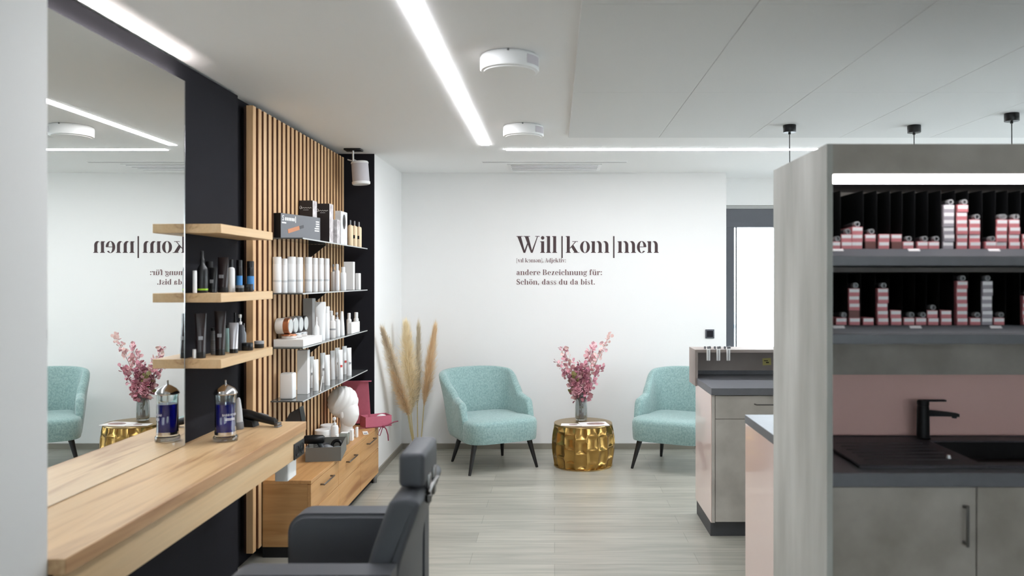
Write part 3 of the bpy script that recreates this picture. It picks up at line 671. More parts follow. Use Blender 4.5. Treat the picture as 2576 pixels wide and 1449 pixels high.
# low cabinet
CX, CY0, CY1, CZ0, CZ1 = -1.353, 4.42, 6.115, .06, .43
t = thing('drawer_cabinet', 'low oak drawer cabinet below the product shelves', 'cabinet', (-1.49, 5.27, 0))
MB().box(XS+.001, CX-.021, CY0, CY0+.018, CZ0, CZ1-.0205).build('side_panel', M_oak_x, t, True)
MB().box(XS+.001, CX-.021, CY0+.0182, CY1, CZ0, CZ1-.0205).build('carcass', M_oak_c, t, True)
MB().box(XS+.001, CX, CY0-.001, CY1+.001, CZ1-.02, CZ1, .001, 1).build('top', M_oak_c, t, True)
MB().box(XS+.001, CX-.045, CY0+.004, CY1-.03, 0, CZ0).build('plinth', M_blackm, t, True)
MB().cyl((CX-.022, CY1-.06, .0), .02, CZ0, 20).build('foot', M_steel, t, True)
for c in range(3):
    y0 = CY0+.002+c*.565; y1 = y0+.561
    for z0, z1 in ((.255, CZ1-.023), (CZ0+.002, .252)):
        d = MB().box(CX-.0205, CX-.001, y0, y1, z0, z1, .0015, 1).build('drawer', M_oak_c, t, True)
        if z0 > .2:
            ym = (y0+y1)/2; zz = .362
            MB().box(CX+.018, CX+.026, ym-.11, ym+.11, zz-.004, zz+.004, .0015, 1).box(CX-.001, CX+.02, ym-.105, ym-.097, zz-.004, zz+.004).box(CX-.001, CX+.02, ym+.097, ym+.105, zz-.004, zz+.004).build('handle', M_steel, d, True)
# oak wall shelves beside the mirror
SHY0, SHY1, SHX = 3.524, 4.17, -1.478
for z, nm in ((1.795, 'upper'), (1.487, 'middle'), (1.194, 'lower')):
    t = thing('oak_wall_shelf', {'upper': 'topmost empty oak wall shelf beside the mirror', 'middle': 'middle oak wall shelf, holding dark bottles and tubes', 'lower': 'lowest oak wall shelf, holding dark tubes and two jars'}[nm], 'shelf', (-1.655, 3.85, z-.02), group='oak wall shelves beside the mirror')
    MB().box(-1.6545, SHX, SHY0, SHY1, z-.041, z, .0015, 1).build('board', M_oak_y, t, True)
M_edge = P('satin_glass_edge', (190, 192, 190), .4)
# smoked glass shelves on the slats
GZ = [1.787, 1.470, 1.158, .853]
for z, nm in zip(GZ, ('topmost smoked glass shelf, holding boxed hair tools', 'second smoked glass shelf from top, holding white bottles', 'third smoked glass shelf from top, holding jars and sprays', 'lowest smoked glass shelf, holding white tubes and cartons')):
    t = thing('glass_shelf', nm, 'shelf', (XS, 5.3, z-.006), group='smoked glass shelves')
    MB().box(XS+.0005, -1.44, 4.545, 6.115, z-.008, z, .001, 1).build('glass_plate', M_glassS, t, True)
    MB().box(-1.4398, -1.4385, 4.545, 6.115, z-.0078, z-.0004).build('front_edge', M_edge, t, True)
    for yb in (5.25,):
        MB().prism([(XS+.0005, z-.0085), (XS+.115, z-.0085), (XS+.115, z-.014), (XS+.0005, z-.105)], 'y', yb-.002, yb+.002).build('bracket', M_black, t, True)

# ------------------------------------------------------------------ product makers (origin at base centre)
def prod(name, label, cat, x, y, z, rz=0., group=None): return thing(name, label, cat, (x, y, z+.0005), rz, group)
def bottle(label, x, y, z, r, h, body, cap, group, kind='round', band=None, name='bottle', capr=.62, caph=.22):
    t = prod(name, label, 'bottle', x, y, z, 0, group); hb = h*(1-caph)
    if kind == 'round':      # rounded shoulders, cylindrical cap
        MB().lathe([(r*.93, 0), (r, .004), (r, hb*.86), (r*.9, hb*.95), (r*capr*.9, hb), (r*capr*.85, hb+.004)], n=24).build('bottle_body', body, t)
        MB().lathe([(r*capr, hb), (r*capr, h-.003), (r*capr-.003, h)], n=24).build('cap', cap, t)
    elif kind == 'straight':   # full-width cap
        MB().lathe([(r*.95, 0), (r, .004), (r, hb), (r*.97, hb+.001)], n=24).build('bottle_body', body, t)
        MB().lathe([(r*.98, hb+.0012), (r*.99, h-.006), (r*.93, h)], n=24).build('cap', cap, t)
    elif kind == 'neck':     # long thin neck or spray nozzle
        MB().lathe([(r*.95, 0), (r, .004), (r, h*.52), (r*.86, h*.60), (r*.42, h*.68), (r*.34, h*.74)], n=24).build('bottle_body', body, t)
        MB().lathe([(r*.38, h*.74), (r*.38, h*.80), (r*.26, h*.82), (r*.24, h)], n=18).build('cap', cap, t)
    elif kind == 'pump':
        MB().lathe([(r*.95, 0), (r, .004), (r, h*.62), (r*.85, h*.69), (r*.4, h*.72)], n=24).build('bottle_body', body, t)
        MB().lathe([(r*.45, h*.72), (r*.45, h*.79), (r*.16, h*.80), (r*.16, h*.90)], n=16).box(-r*.3, r*.3, -r*.9, r*.3, h*.90, h, .002, 1).build('pump', cap, t)
    if band: MB().lathe([(r+.0006, band[1]*h), (r+.0006, band[2]*h)], n=24, cap=False).build('label', band[0], t)
    return t
def tube_(label, x, y, z, w, h, body, cap, group, rz=0., mark=None, name='squeeze_tube'):
    """squeeze tube standing on its cap, crimped flat at the top"""
    t = prod(name, label, 'tube', x, y, z, rz, group); r = w/2; rings = []
    hc = h*.14
    for k in range(9):
        u = k/8; zz = hc+(h-hc)*u; fx = r*(1+.12*u) if u > .02 else r; fy = r*(1-u)**.75+.0016*u+.0004
        rings.append([(fx*cos(2*pi*i/24), fy*sin(2*pi*i/24), zz) for i in range(24)])
    MB().loft(rings).build('tube_body', body, t)
    MB().lathe([(r*.98, 0), (r*1.0, .003), (r*.99, hc-.0005)], n=24).build('cap', cap, t)
    if mark:
        zz = h*.45; u = (zz-hc)/(h-hc); fy = r*(1-u)**.75+.002
        MB().box(-r*.5, r*.35, -fy-.0012, -fy+.004, zz-.008, zz+.008).build('printed_mark', mark, t)
    return t
def jar(label, x, y, z, r, h, body, lid, group, name='jar', lidh=.4):
    t = prod(name, label, 'jar', x, y, z, 0, group)
    MB().lathe([(r*.94, 0), (r, .003), (r, h*(1-lidh)), (r*.96, h*(1-lidh)+.0005)], n=28).build('jar_body', body, t)
    MB().lathe([(r*1.02, h*(1-lidh)+.001), (r*1.02, h-.003), (r*.97, h)], n=28).build('lid', lid, t)
    return t
def carton(label, x, y, z, w, d, h, m, group, rz=0., name='carton', flap=True):
    t = prod(name, label, 'box', x, y, z, rz, group)
    MB().box(-w/2, w/2, -d/2, d/2, 0, h, .0012, 1).build('box_body', m, t)
    if flap: MB().box(-w/2+.002, w/2-.002, -d/2+.002, d/2-.002, h, h+.0012).build('top_flap', M_whitem, t)
    return t
M_lime = P('lime_label', (150, 200, 40), .5); M_bluel = P('blue_label', (70, 140, 205), .5); M_greyl = P('grey_label', (150, 152, 156), .5)
M_brown = P('dark_brown_tube', (44, 34, 34), .3); M_teall = P('pale_teal_bottle', (150, 182, 180), .4); M_silv = P('pearl_silver', (196, 194, 198), .28, .4); M_red = P('red_print', (206, 72, 66), .5); M_gr2 = P('grey_print', (150, 150, 152), .5)

# --- middle oak shelf
g = 'hair products on the middle oak shelf'; Z = 1.4872
def oak(px, X): return X, yw(px, X)
bottle('tall black bottle with thin neck and lime green stripe', *oak(509, -1.598), Z, .0235, .19, M_black, M_black, g, 'neck', (M_lime, .06, .10))
bottle('slim white bottle left of the lime striped black bottle', *oak(490, -1.61), Z, .009, .10, M_white, M_white, g, 'straight')
bottle('black bottle half hidden behind the lime striped bottle', *oak(527, -1.632), Z, .016, .145, M_black, M_blackm, g, 'straight')
tube_('small black tube with pale label, right of the lime striped bottle', *oak(536, -1.575), Z, .033, .115, M_black, M_black, g, 0, M_greyl)
tube_('largest black squeeze tube with flared top on the middle oak shelf', *oak(561, -1.565), Z, .046, .165, M_brown, M_blackm, g, 0, M_greyl)
bottle('white spray bottle with black top on the middle oak shelf', *oak(582, -1.555), Z, .016, .157, M_white, M_black, g, 'round', None, 'bottle', .5, .24)
bottle('black bottle with blue label nearer the white spray bottle', *oak(602, -1.585), Z, .0145, .158, M_black, M_black, g, 'straight', (M_bluel, .2, .5))
bottle('black bottle with blue label at the right end of the oak shelf', *oak(630, -1.575), Z, .018, .155, M_black, M_black, g, 'straight', (M_bluel, .05, .5))
jar('small black jar, left of two on the middle oak shelf', *oak(603, -1.51), Z, .019, .032, M_black, M_grey, g)
jar('small black jar, right of two on the middle oak shelf', *oak(625, -1.508), Z, .022, .038, M_black, M_black, g)
# --- lower oak shelf
g = 'hair products on the lower oak shelf'; Z = 1.1942
tube_('tall dark brown tube farthest left on the lowest oak shelf', *oak(505, -1.595), Z, .042, .20, M_brown, M_black, g, .5, M_greyl)
bottle('small white bottle behind the leftmost tall brown tube', *oak(489, -1.615), Z, .008, .04, M_white, M_white, g, 'straight')
bottle('slim grey striped bottle between the two tall brown tubes', *oak(537, -1.61), Z, .012, .125, P('grey_striped', (150, 150, 152), .5, var=.7, scale=120, stretch=(.02, .02, 1)), M_black, g, 'straight', None, 'bottle', .62, .12)
tube_('tall dark brown tube second from left on the lowest oak shelf', *oak(554, -1.565), Z, .044, .205, M_brown, M_black, g, .3, M_greyl)
bottle('pale teal bottle with dark cap on the lowest oak shelf', *oak(572, -1.60), Z, .0155, .13, M_teall, M_black, g, 'straight', None, 'bottle', .62, .12)
tube_('shiny silver tube with black cap on the lowest oak shelf', *oak(588, -1.545), Z, .039, .145, M_silv, M_black, g, .2)
bottle('black pointed bottle behind the silver tube', *oak(591, -1.615), Z, .017, .185, M_black, M_black, g, 'neck')
bottle('dark pump bottle with white nozzle right of the silver tube', *oak(605, -1.565), Z, .016, .18, P('slate_bottle', (62, 64, 70), .4), M_white, g, 'pump')
bottle('slim grey spray bottle behind the dark pump bottle', *oak(614, -1.615), Z, .011, .125, P('grey_mist', (140, 146, 152), .4), M_greyl, g, 'neck')
jar('flat black jar, left of two on the lowest oak shelf', *oak(623, -1.53), Z, .026, .038, M_black, M_black, g, 'jar', .42)
jar('flat black jar, right of two on the lowest oak shelf', *oak(652, -1.525), Z, .024, .036, M_black, M_greyl, g, 'jar', .42)

# --- topmost glass shelf
g = 'boxed hair tools on the topmost glass shelf'; Z = GZ[0]
bx0 = thing('hair_tool_box', 'long grey box with a curling iron picture on the topmost glass shelf', 'box', (-1.522, 4.776, Z+.0005), 0, g)
a = math.atan2(.38, .115); L = .398
Mx = R(a, 'Z')
MB().box(-L/2, L/2, 0, .052, 0, .145, .0015, 1, Mx).build('box_body', M_blackm, bx0)
MB().box(-L/2+.001, L/2-.001, -.0012, .0006, .001, .144, mat=Mx).build('printed_front', P('printed_grey', (112, 113, 117), .45), bx0)
pm = Mx @ T(0, -.0016, 0)
pr = MB()
pr.box(-.17, -.163, -.0008, 0, .128, .134, mat=pm)
text('S', 'logo', M_whitem, bx0, pm @ T(-.178, 0, .116) @ R(pi/2, 'X'), .044)
lb = MB()
for k in range(6): lb.box(-.160+.016*k, -.149+.016*k, -.0008, .0004, .104, .122, mat=pm)
lb.box(-.062, -.056, -.0008, .0004, .096, .134, mat=pm).box(-.19, -.15, -.0008, .0004, .086, .094, mat=pm)
for k in range(5): lb.box(.15-.012*(k > 2), .185, -.0008, .0004, .113-.014*k, .120-.014*k, mat=pm)
lb.build('printed_lines', M_whitem, bx0)
cm = pm @ T(-.05, 0, .062) @ R(radians(-14), 'Y')
MB().box(-.085, .03, -.001, .0004, -.012, .012, .0003, 1, cm).build('curling_iron_picture', M_copper, bx0)
MB().box(.03, .075, -.0009, .0004, -.009, .009, .0003, 1, cm).build('handle_picture', P('picture_dark', (70, 70, 72), .4), bx0)
def darkbox(label, x0, x1, y, z, d, h, side):
    t = prod('hair_tool_box', label, 'box', (x0+x1)/2, y+d/2, z, 0, g); w = x1-x0
    MB().box(-w/2, w/2-.002, -d/2, d/2, 0, h, .001, 1).build('box_body', P('dark_brown_print', (44, 38, 38), .45), t)
    MB().box(w/2-.002, w/2, -d/2, d/2, 0, h).build('white_side', side, t)
    return t, w, d, h
M_pic = P('grey_photo_print', (236, 232, 232), .4, col2=(170, 160, 162), scale=30)
for k, (x0, x1, y) in enumerate(((-1.622, -1.535, 5.05), (-1.578, -1.488, 5.26))):
    t, w, d, h = darkbox(('dark box with pale script, left of the tall pair on the topmost glass shelf', 'dark box with pale script, right of the tall pair on the topmost glass shelf')[k], x0, x1, y, Z, .085, .262, M_pic)
    sc = MB(); pts = [(-.034+.004*i, -d/2-.0008, h*.82+.0035*sin(i*1.7)) for i in range(18)]
    sc.tube(pts, .0013, 5); sc.tube([(-.034+.007*cos(q/10*2*pi), -d/2-.0008, h*.83+.009*sin(q/10*2*pi)) for q in range(11)], .0012, 5)
    sc.box(-.018, .016, -d/2-.001, -d/2+.001, h*.765, h*.772).build('script_print', M_whitem, t)
carton('white carton with grey pictures in front of the dark boxes', -1.4985, 5.425, Z, .05, .07, .165, M_pic, g)
t = carton('white carton with a black oval window on the topmost glass shelf', -1.502, 5.60, Z, .04, .17, .235, P('white_print', (238, 237, 236), .4, col2=(214, 213, 213), scale=25), g)
MB().cyl((0, 0, 0), .045, .0015, 28, mat=T(.0197, .0, .165) @ R(pi/2, 'Y') @ Matrix.Scale(.8, 4, (0, 1, 0)) @ Matrix.Scale(1.15, 4, (1, 0, 0))).build('oval_window', M_black, t)
for k, (px, X, nm) in enumerate(((881.5, -1.478, 'left'), (892, -1.470, 'middle'), (903, -1.462, 'right'))):
    b = bottle('cream bottle with grey spout, %s of three on the topmost glass shelf' % nm, X, yw(px, X), Z, .0195, .19, M_cream, M_greyl, 'cream bottles', 'round', None, 'bottle', .28, .18)
    if k: MB().box(-.007, .007, -.0205, -.017, .06, .085, .001, 1).build('printed_mark', M_dark, b)

# --- second glass shelf: white bottles
g = 'white bottles on the second glass shelf'; Z = GZ[1]
for k, (px, X, r, h) in enumerate(((697, -1.598, .0245, .207), (715, -1.596, .019, .20), (733.5, -1.563, .0245, .212), (752, -1.553, .0235, .212), (775.5, -1.545, .0235, .217), (791.5, -1.545, .0195, .215), (806, -1.538, .0215, .217), (821, -1.535, .0205, .218))):
    b = bottle('tall white bottle, %s from left on the second glass shelf' % ORD[k], X, yw(px, X), Z, r, h, M_white, M_white, g, 'straight', None, 'bottle', .62, .2)
    MB().lathe([(r+.0005, h*.30), (r+.0005, h*.36)], n=24, cap=False).build('label', P('pale_print', (206, 208, 208), .5) if 'pale_print' not in MATS else MATS['pale_print'], b)
bottle('white pump bottle just right of the tall white bottles', -1.57, yw(839, -1.57), Z, .018, .185, M_white, M_grey, g, 'pump')
bottle('slim white bottle behind the white pump bottle', -1.52, yw(848, -1.52), Z, .017, .185, P('white_pearl', (228, 226, 226), .3), M_white, g, 'round')
bottle('white rounded bottle left of the big white carton', -1.485, yw(863.5, -1.485), Z, .0205, .165, M_white, M_white, g, 'round')
carton('big plain white carton at the right end of the second glass shelf', -1.505, 5.83, Z, .07, .05, .205, M_whitem, g)
carton('small white carton right of the big white carton', -1.466, 5.935, Z, .026, .06, .122, M_whitem, g)
# --- third glass shelf
g = 'products on the third glass shelf'; Z = GZ[2]
carton('long flat white carton at the left end of the third glass shelf', -1.535, 4.77, Z, .172, .37, .043, M_whitem, g, 0, 'carton', False)
zt = Z+.0445
for k, (y, mm) in enumerate(((4.64, M_copper), (4.74, M_silver), (4.84, M_silver))):
    jar('flat tin, %s of three on the long white carton' % ORD[k], -1.55, y, zt, .043, .026, P('tin_%d' % k, (206, 200, 196), .4), mm, 'flat tins')
zj = zt+.0275
for k, (y, lidm, bm) in enumerate(((4.623, M_copper, M_white), (4.719, M_silver, P('greige_jar', (206, 202, 198), .4)), (4.815, M_grey, M_silver), (4.911, M_black, P('grey_lid', (168, 172, 172), .4)))):
    t = prod('jar', 'large round jar lying on its side, %s from left on the tins' % ORD[k], 'jar', -1.555, y, zj, 0, 'jars lying on their sides')
    Mj = T(0, 0, .0465) @ R(pi/2, 'Y')
    MB().lathe([(.043, -.058), (.046, -.054), (.046, -.012), (.044, -.011)], n=36, mat=Mj).build('jar_body', bm, t)
    MB().lathe([(.0465, -.0108), (.0465, .018), (.044, .021)], n=36, mat=Mj).build('lid', lidm, t)
    MB().lathe([(.041, .0212), (.041, .022)], n=36, mat=Mj).build('lid_disc', P('lid_disc_%d' % k, (196, 200, 198), .4), t)
bottle('white cone sprayer in front of the tall grey carton', -1.485, yw(771, -1.485)+.2, Z, .018, .155, M_white, M_white, g, 'neck')
carton('tall grey carton at the back of the third glass shelf', -1.585, 5.14, Z, .06, .07, .265, P('grey_card', (172, 172, 170), .6), g)
tube_('biggest white tube standing on the third glass shelf', -1.50, 5.09, Z, .062, .245, M_white, M_white, g, .35)
bottle('white round bottle with wide cap right of the biggest tube', -1.505, yw(820, -1.505), Z, .024, .212, M_white, M_white, g, 'straight')
bottle('white bottle with square cap, left of the small pump bottle', -1.53, yw(833, -1.53), Z, .018, .175, M_white, M_white, g, 'round')
bottle('white bottle with grey print beside the small pump bottle', -1.475, yw(837, -1.475), Z, .0195, .15, P('warm_white', (230, 226, 222), .4), M_white, g, 'round', (M_gr2, .35, .42))
bottle('small white pump bottle in the middle of the third glass shelf', -1.485, yw(848, -1.485), Z, .021, .165, M_white, M_silv, g, 'pump')
t = prod('bottle', 'tall white cone shaped bottle left of the two capped bottles', 'bottle', -1.475, yw(860, -1.475), Z, 0, g)
MB().lathe([(.018, 0), (.019, .004), (.017, .06), (.010, .16), (.008, .168)], n=20).build('bottle_body', M_white, t); MB().lathe([(.0105, .1), (.0105, .105)], n=20, cap=False).build('seam_ring', M_gr2, t)
bottle('white bottle with block cap, left of two behind the low carton', -1.525, yw(878, -1.525), Z, .018, .14, M_white, M_white, g, 'round', None, 'bottle', .65, .3)
bottle('white bottle with block cap, right of two behind the low carton', -1.505, yw(896, -1.505), Z, .019, .14, M_white, M_white, g, 'round', None, 'bottle', .75, .3)
carton('low white carton at the right end of the third glass shelf', -1.463, 5.79, Z, .03, .24, .078, M_whitem, g)
# --- lowest glass shelf
g = 'white cartons and tubes on the lowest glass shelf'; Z = GZ[3]
t = prod('carton', 'short white carton farthest left on the lowest glass shelf', 'box', -1.555, 4.64, Z, 0, g)
MB().box(-.038, .038, -.035, .035, 0, .148, .008, 3).build('box_body', M_whitem, t); MB().box(-.034, .034, -.031, .031, .148, .1492).build('top_flap', M_whitem, t)
carton('tall white carton on the lowest glass shelf', -1.525, 4.83, Z, .062, .055, .265, M_whitem, g, .05)
for k, (px, X, h, mk) in enumerate(((783, -1.56, .20, M_gr2), (794, -1.49, .195, None), (812, -1.56, .20, M_gr2), (823, -1.49, .20, None), (837, -1.54, .20, None), (848.5, -1.555, .205, M_gr2), (856, -1.49, .205, M_red), (866.5, -1.54, .205, M_red), (878, -1.485, .20, M_gr2))):
    tube_('white squeeze tube, %s from left on the lowest glass shelf' % ORD[k], X, yw(px, X), Z, .037, h, M_white, M_white, 'white tubes', .9, mk)
t = thing('price_tag', 'white slanted price strip leaning at the front of the lowest glass shelf', 'tag', (-1.452, 4.93, Z+.0005))
MB().box(-.003, .003, -.001, .001, 0, .10, mat=R(radians(-26), 'X')).build('strip', M_whitem, t)
MB().box(-.004, .004, -.01, .01, 0, .002).build('foot', M_whitem, t)
# ------------------------------------------------------------------ things on the oak worktop
t = prod('disinfectant_jar', 'glass jar of blue disinfectant with chrome lid on the worktop', 'jar', -1.498, 3.62, WT)
MB().lathe([(.046, 0), (.054, .004), (.054, .018), (.046, .030), (.0455, .20), (.048, .212), (.045, .212), (.0425, .20), (.0425, .032), (0, .030)], n=40, cap=False).build('glass_body', M_glass, t)
MB().lathe([(.0415, .034), (.0415, .168)], n=36).build('blue_liquid', M_blue, t)
MB().lathe([(.047, .031), (.0472, .044)], n=36, cap=False).build('metal_band', M_chrome, t)
MB().lathe([(.050, .2125), (.052, .216), (.050, .222), (.038, .238), (.016, .252), (.006, .256), (.004, .262)], n=36).build('lid', M_chrome, t)
MB().lathe([(.004, .262), (.0045, .274), (.002, .276)], n=14).build('lid_knob', M_chrome, t)
MB().tube([(0, 0, .04), (0, 0, .26)], .003, 8).build('lift_rod', M_chrome, t)
fa = math.atan2(-3.62, 1.498)   # label faces the room
lw = P('white_print_on_glass', (235, 235, 245), .5)
for s, z, sz in (('BARBICIDE', .122, .0135),):
    for i, ch in enumerate(s):
        a = fa+(i-4)*.17+.45
        text(ch, 'lettering', lw, t, T(.0463*cos(a), .0463*sin(a), z) @ R(a+pi/2, 'Z') @ R(pi/2, 'X'), sz)
for zz in (.104, .098):
    lb = MB(); v = []; f = []
    for i in range(9):
        a = fa+(i-4)*.12+.45; v += [(.0463*cos(a), .0463*sin(a), zz), (.0463*cos(a), .0463*sin(a), zz+.003)]
    lb.faces(v, [(2*i, 2*i+2, 2*i+3, 2*i+1) for i in range(8)])
    lb.build('printed_line', lw, t, recalc=False)
t = prod('powder_bottle', 'clear cone shaped bottle with grey foot beside the blue jar', 'bottle', -1.55, 3.90, WT)
MB().lathe([(.023, 0), (.025, .003), (.023, .034), (.022, .036)], n=24).build('foot', M_grey, t)
MB().lathe([(.021, .0365), (.017, .09), (.010, .14), (.006, .152), (.003, .154)], n=24).build('bottle_body', M_frost, t)
t = prod('hair_clipper', 'black cordless hair clipper lying on its charging stand on the worktop', 'hair clipper', -1.47, 3.97, WT, radians(-8))
cr = []
for k, (x, z, w, h) in enumerate(((-.105, .066, .010, .010), (-.098, .066, .022, .020), (-.06, .058, .025, .024), (-.01, .046, .023, .022), (.04, .033, .021, .019), (.075, .026, .021, .018), (.085, .024, .018, .014))):
    cr.append([(x+.12*0+cos(2*pi*i/20)*h*.35*0, w*cos(2*pi*i/20), z+h*sin(2*pi*i/20)) for i in range(20)])
MB().loft(cr).build('clipper_body', M_black, t)
MB().box(.083, .104, -.021, .021, .005, .022, .003, 2).build('blade', M_steel, t)
MB().box(.0845, .106, -.022, .022, .0, .006, .001, 1).build('comb', M_grey, t)
MB().box(-.02, .03, -.006, .006, .052, .062, .003, 2, R(radians(14), 'Y') @ T(0, 0, .004)).build('switch', M_grey, t)
MB().prism([(-.10, 0), (-.02, 0), (-.03, .03), (-.06, .035), (-.085, .045), (-.10, .05)], 'y', -.03, .03).build('charging_stand', M_blackm, t)

# ------------------------------------------------------------------ things on the low cabinet
Z = CZ1
t = prod('storage_box', 'open grey box filled with combs and brushes on the cabinet', 'box', -1.445, 5.04, Z, radians(9))
M_gbox = P('taupe_grey_card', (116, 114, 108), .7)
w, d, h, th = .212, .33, .086, .004
MB().box(-w/2, w/2, -d/2, d/2, 0, th).box(-w/2, w/2, -d/2, -d/2+th, th, h).box(-w/2, w/2, d/2-th, d/2, th, h).box(-w/2, -w/2+th, -d/2+th, d/2-th, th, h).box(w/2-th, w/2, -d/2+th, d/2-th, th, h).build('box_body', M_gbox, t)
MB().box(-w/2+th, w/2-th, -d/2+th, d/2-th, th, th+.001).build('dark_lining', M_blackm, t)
bo = lambda x, y: (-1.445+x*cos(radians(9))-y*sin(radians(9)), 5.04+x*sin(radians(9))+y*cos(radians(9)))
M_peb = P('dark_grey_rubber', (78, 82, 86), .4)
zi = Z+.0055
def obrush(label, x, y, rz, m, tilt):
    t = prod('hair_brush', label, 'hair brush', *bo(x, y), zi, rz, 'brushes in the grey box')
    Mt = T(0, 0, .042) @ R(tilt, 'Y')
    MB().ball((0, 0, 0), (.036, .023, .020), 20, 12, mat=Mt).build('brush_back', m, t)
    MB().lathe([(.017, -.03), (.019, -.012)], n=18, mat=Mt).build('bristles', M_blackm, t)
obrush('grey oval hair brush in the middle of the grey box', .015, .0, .3, P('grey_rubber', (128, 131, 134), .35), .5)
obrush('grey green oval hair brush at the right of the grey box', .066, -.04, -.2, P('grey_green_rubber', (112, 120, 120), .35), -.25)
t = prod('round_brush', 'black ring shaped brush at the back of the grey box', 'hair brush', *bo(.055, .07), zi)
MB().lathe([(.030+.011*cos(2*pi*k/14), .044+.011*sin(2*pi*k/14)) for k in range(15)], n=28, cap=False, mat=T(0, 0, .045) @ R(1.25, 'X') @ T(0, 0, -.045)).build('ring', M_black, t)
MB().cyl((0, 0, 0), .02, .012, 16).build('stand', M_black, t)
for k, (x, y, rz, nm) in enumerate(((.02, -.12, .12, 'black comb lying flat at the front of the grey box'), (-.03, .06, 1.35, 'black styling comb lying at the left back of the grey box'))):
    t = prod('comb', nm, 'comb', *bo(x, y), zi+.02*k, rz, 'combs in the grey box')
    MB().box(-.085, .06, .004, .016, .03, .034, .001, 1).build('spine', M_peb, t)
    cb = MB()
    for i in range(28): cb.box(-.083+.005*i, -.0805+.005*i, -.016, .005, .0305, .0335)
    cb.build('teeth', M_peb, t)
    MB().box(-.08, .055, .006, .014, 0, .0301).build('side_rest', M_blackm, t)
t = prod('display_stand', 'black slanted display stand leaning at the left end of the cabinet', 'display stand', -1.52, 4.66, Z)
MB().prism([(-.075, 0), (-.03, 0), (.045, .24), (.045, .30), (.035, .37), (-.02, .34), (-.07, .25)], 'y', -.035, .0).build('front_panel', P('dark_grey_card', (62, 63, 66), .6), t)
MB().prism([(.0455, .23), (.05, .24), (.05, .30), (.036, .374), (.033, .372), (.0455, .30)], 'y', -.04, .035).build('side_panel', M_black, t)
t = prod('hair_dryer', 'black hair dryer resting on the left rim of the grey box', 'hair dryer', *bo(-.065, -.06), Z+.0005, radians(9))
MB().lathe([(.016, -.065), (.026, -.06), (.029, 0), (.026, .05), (.018, .06)], n=20, mat=T(0, 0, .1165) @ R(radians(90), 'Y')).build('barrel', M_black, t)
MB().tube([(.02, 0, .105), (.05, .005, .055), (.065, .008, .022)], [.014, .015, .012], 12).build('handle', M_peb, t)
g = 'white jars on the cabinet'
jar('wide white jar nearer the grey box on the cabinet', -1.565, 5.36, Z, .050, .105, M_white, M_white, g, 'cream_jar', .35)
jar('wide white jar farther back, beside the pump bottle', -1.56, 5.475, Z, .050, .118, M_white, M_white, g, 'cream_jar', .35)
bottle('white pump bottle between white jars and head bust', -1.488, 5.38, Z, .026, .185, M_white, M_white, g, 'pump')
# head bust
t = prod('head_bust', 'white plaster head bust wrapped in a towel turban on the cabinet', 'bust', -1.485, 5.63, Z)
MB().lathe([(.055, 0), (.058, .01), (.046, .04), (.041, .08), (.046, .12)], (.012, 0, 0), 28).build('neck', M_plaster, t)
def face(d):
    k = 1.0
    k += .10*math.exp(-((d.y)**2/.05+(d.z+.12)**2/.02))*(d.x > 0)         # nose
    k -= .05*math.exp(-((abs(d.y)-.32)**2/.03+(d.z-.12)**2/.02))*(d.x > 0)   # eye hollows
    k += .05*math.exp(-((d.y)**2/.06+(d.z+.48)**2/.008))*(d.x > 0)        # lips
    k += .06*math.exp(-((d.y)**2/.1+(d.z+.85)**2/.03))*(d.x > 0)         # chin
    return k
MB().ball((.034, -.006, .178), (.072, .068, .100), 40, 32, face, R(radians(-14), 'Z')).build('head', M_plaster, t, angle=80)
def turb(d):
    s = d.x*1.0-d.z*.45+d.y*.5+.25*d.z*d.z
    return 1+.016*sin(15*s)+.008*sin(29*s+1)+.07*max(0, -d.x)
MB().ball((-.010, .0, .246), (.102, .092, .112), 72, 56, turb, T(0, 0, .248) @ R(radians(14), 'Y') @ T(0, 0, -.248)).build('towel_turban', M_plaster, t, angle=80)
for s in (-1, 1): MB().ball((.0, s*.075, .17), (.012, .008, .026), 12, 8).build('ear', M_plaster, t)
g = 'small glassware on the cabinet'
t = prod('candle_glass', 'square smoky candle glass in front of the head bust', 'candle glass', -1.425, 5.40, Z)
MB().box(-.028, .028, -.028, .028, 0, .075, .004, 2).build('glass_body', P('smoky_candle', (170, 178, 172), .08, trans=.5, ior=1.3), t)
MB().box(-.022, .022, -.022, .022, .0755, .079).build('wax', M_whitem, t)
carton('slim white carton left of the smoky candle glass', -1.458, 5.33, Z, .012, .05, .078, M_whitem, 'small white cartons')
carton('small white carton right of the smoky candle glass', -1.407, 5.52, Z, .018, .05, .075, M_whitem, 'small white cartons')
carton('narrow white carton nearest the crimson gift box', -1.40, 5.63, Z, .014, .03, .07, M_whitem, 'small white cartons')
t = prod('leaflet', 'white card lying flat at the cabinet front edge', 'card', -1.375, 5.78, Z, .3)
MB().box(-.018, .018, -.06, .06, 0, .002).build('card', M_whitem, t)
MB().box(-.012, .012, -.045, .0, .0021, .0024).build('printed_lines', M_gr2, t)
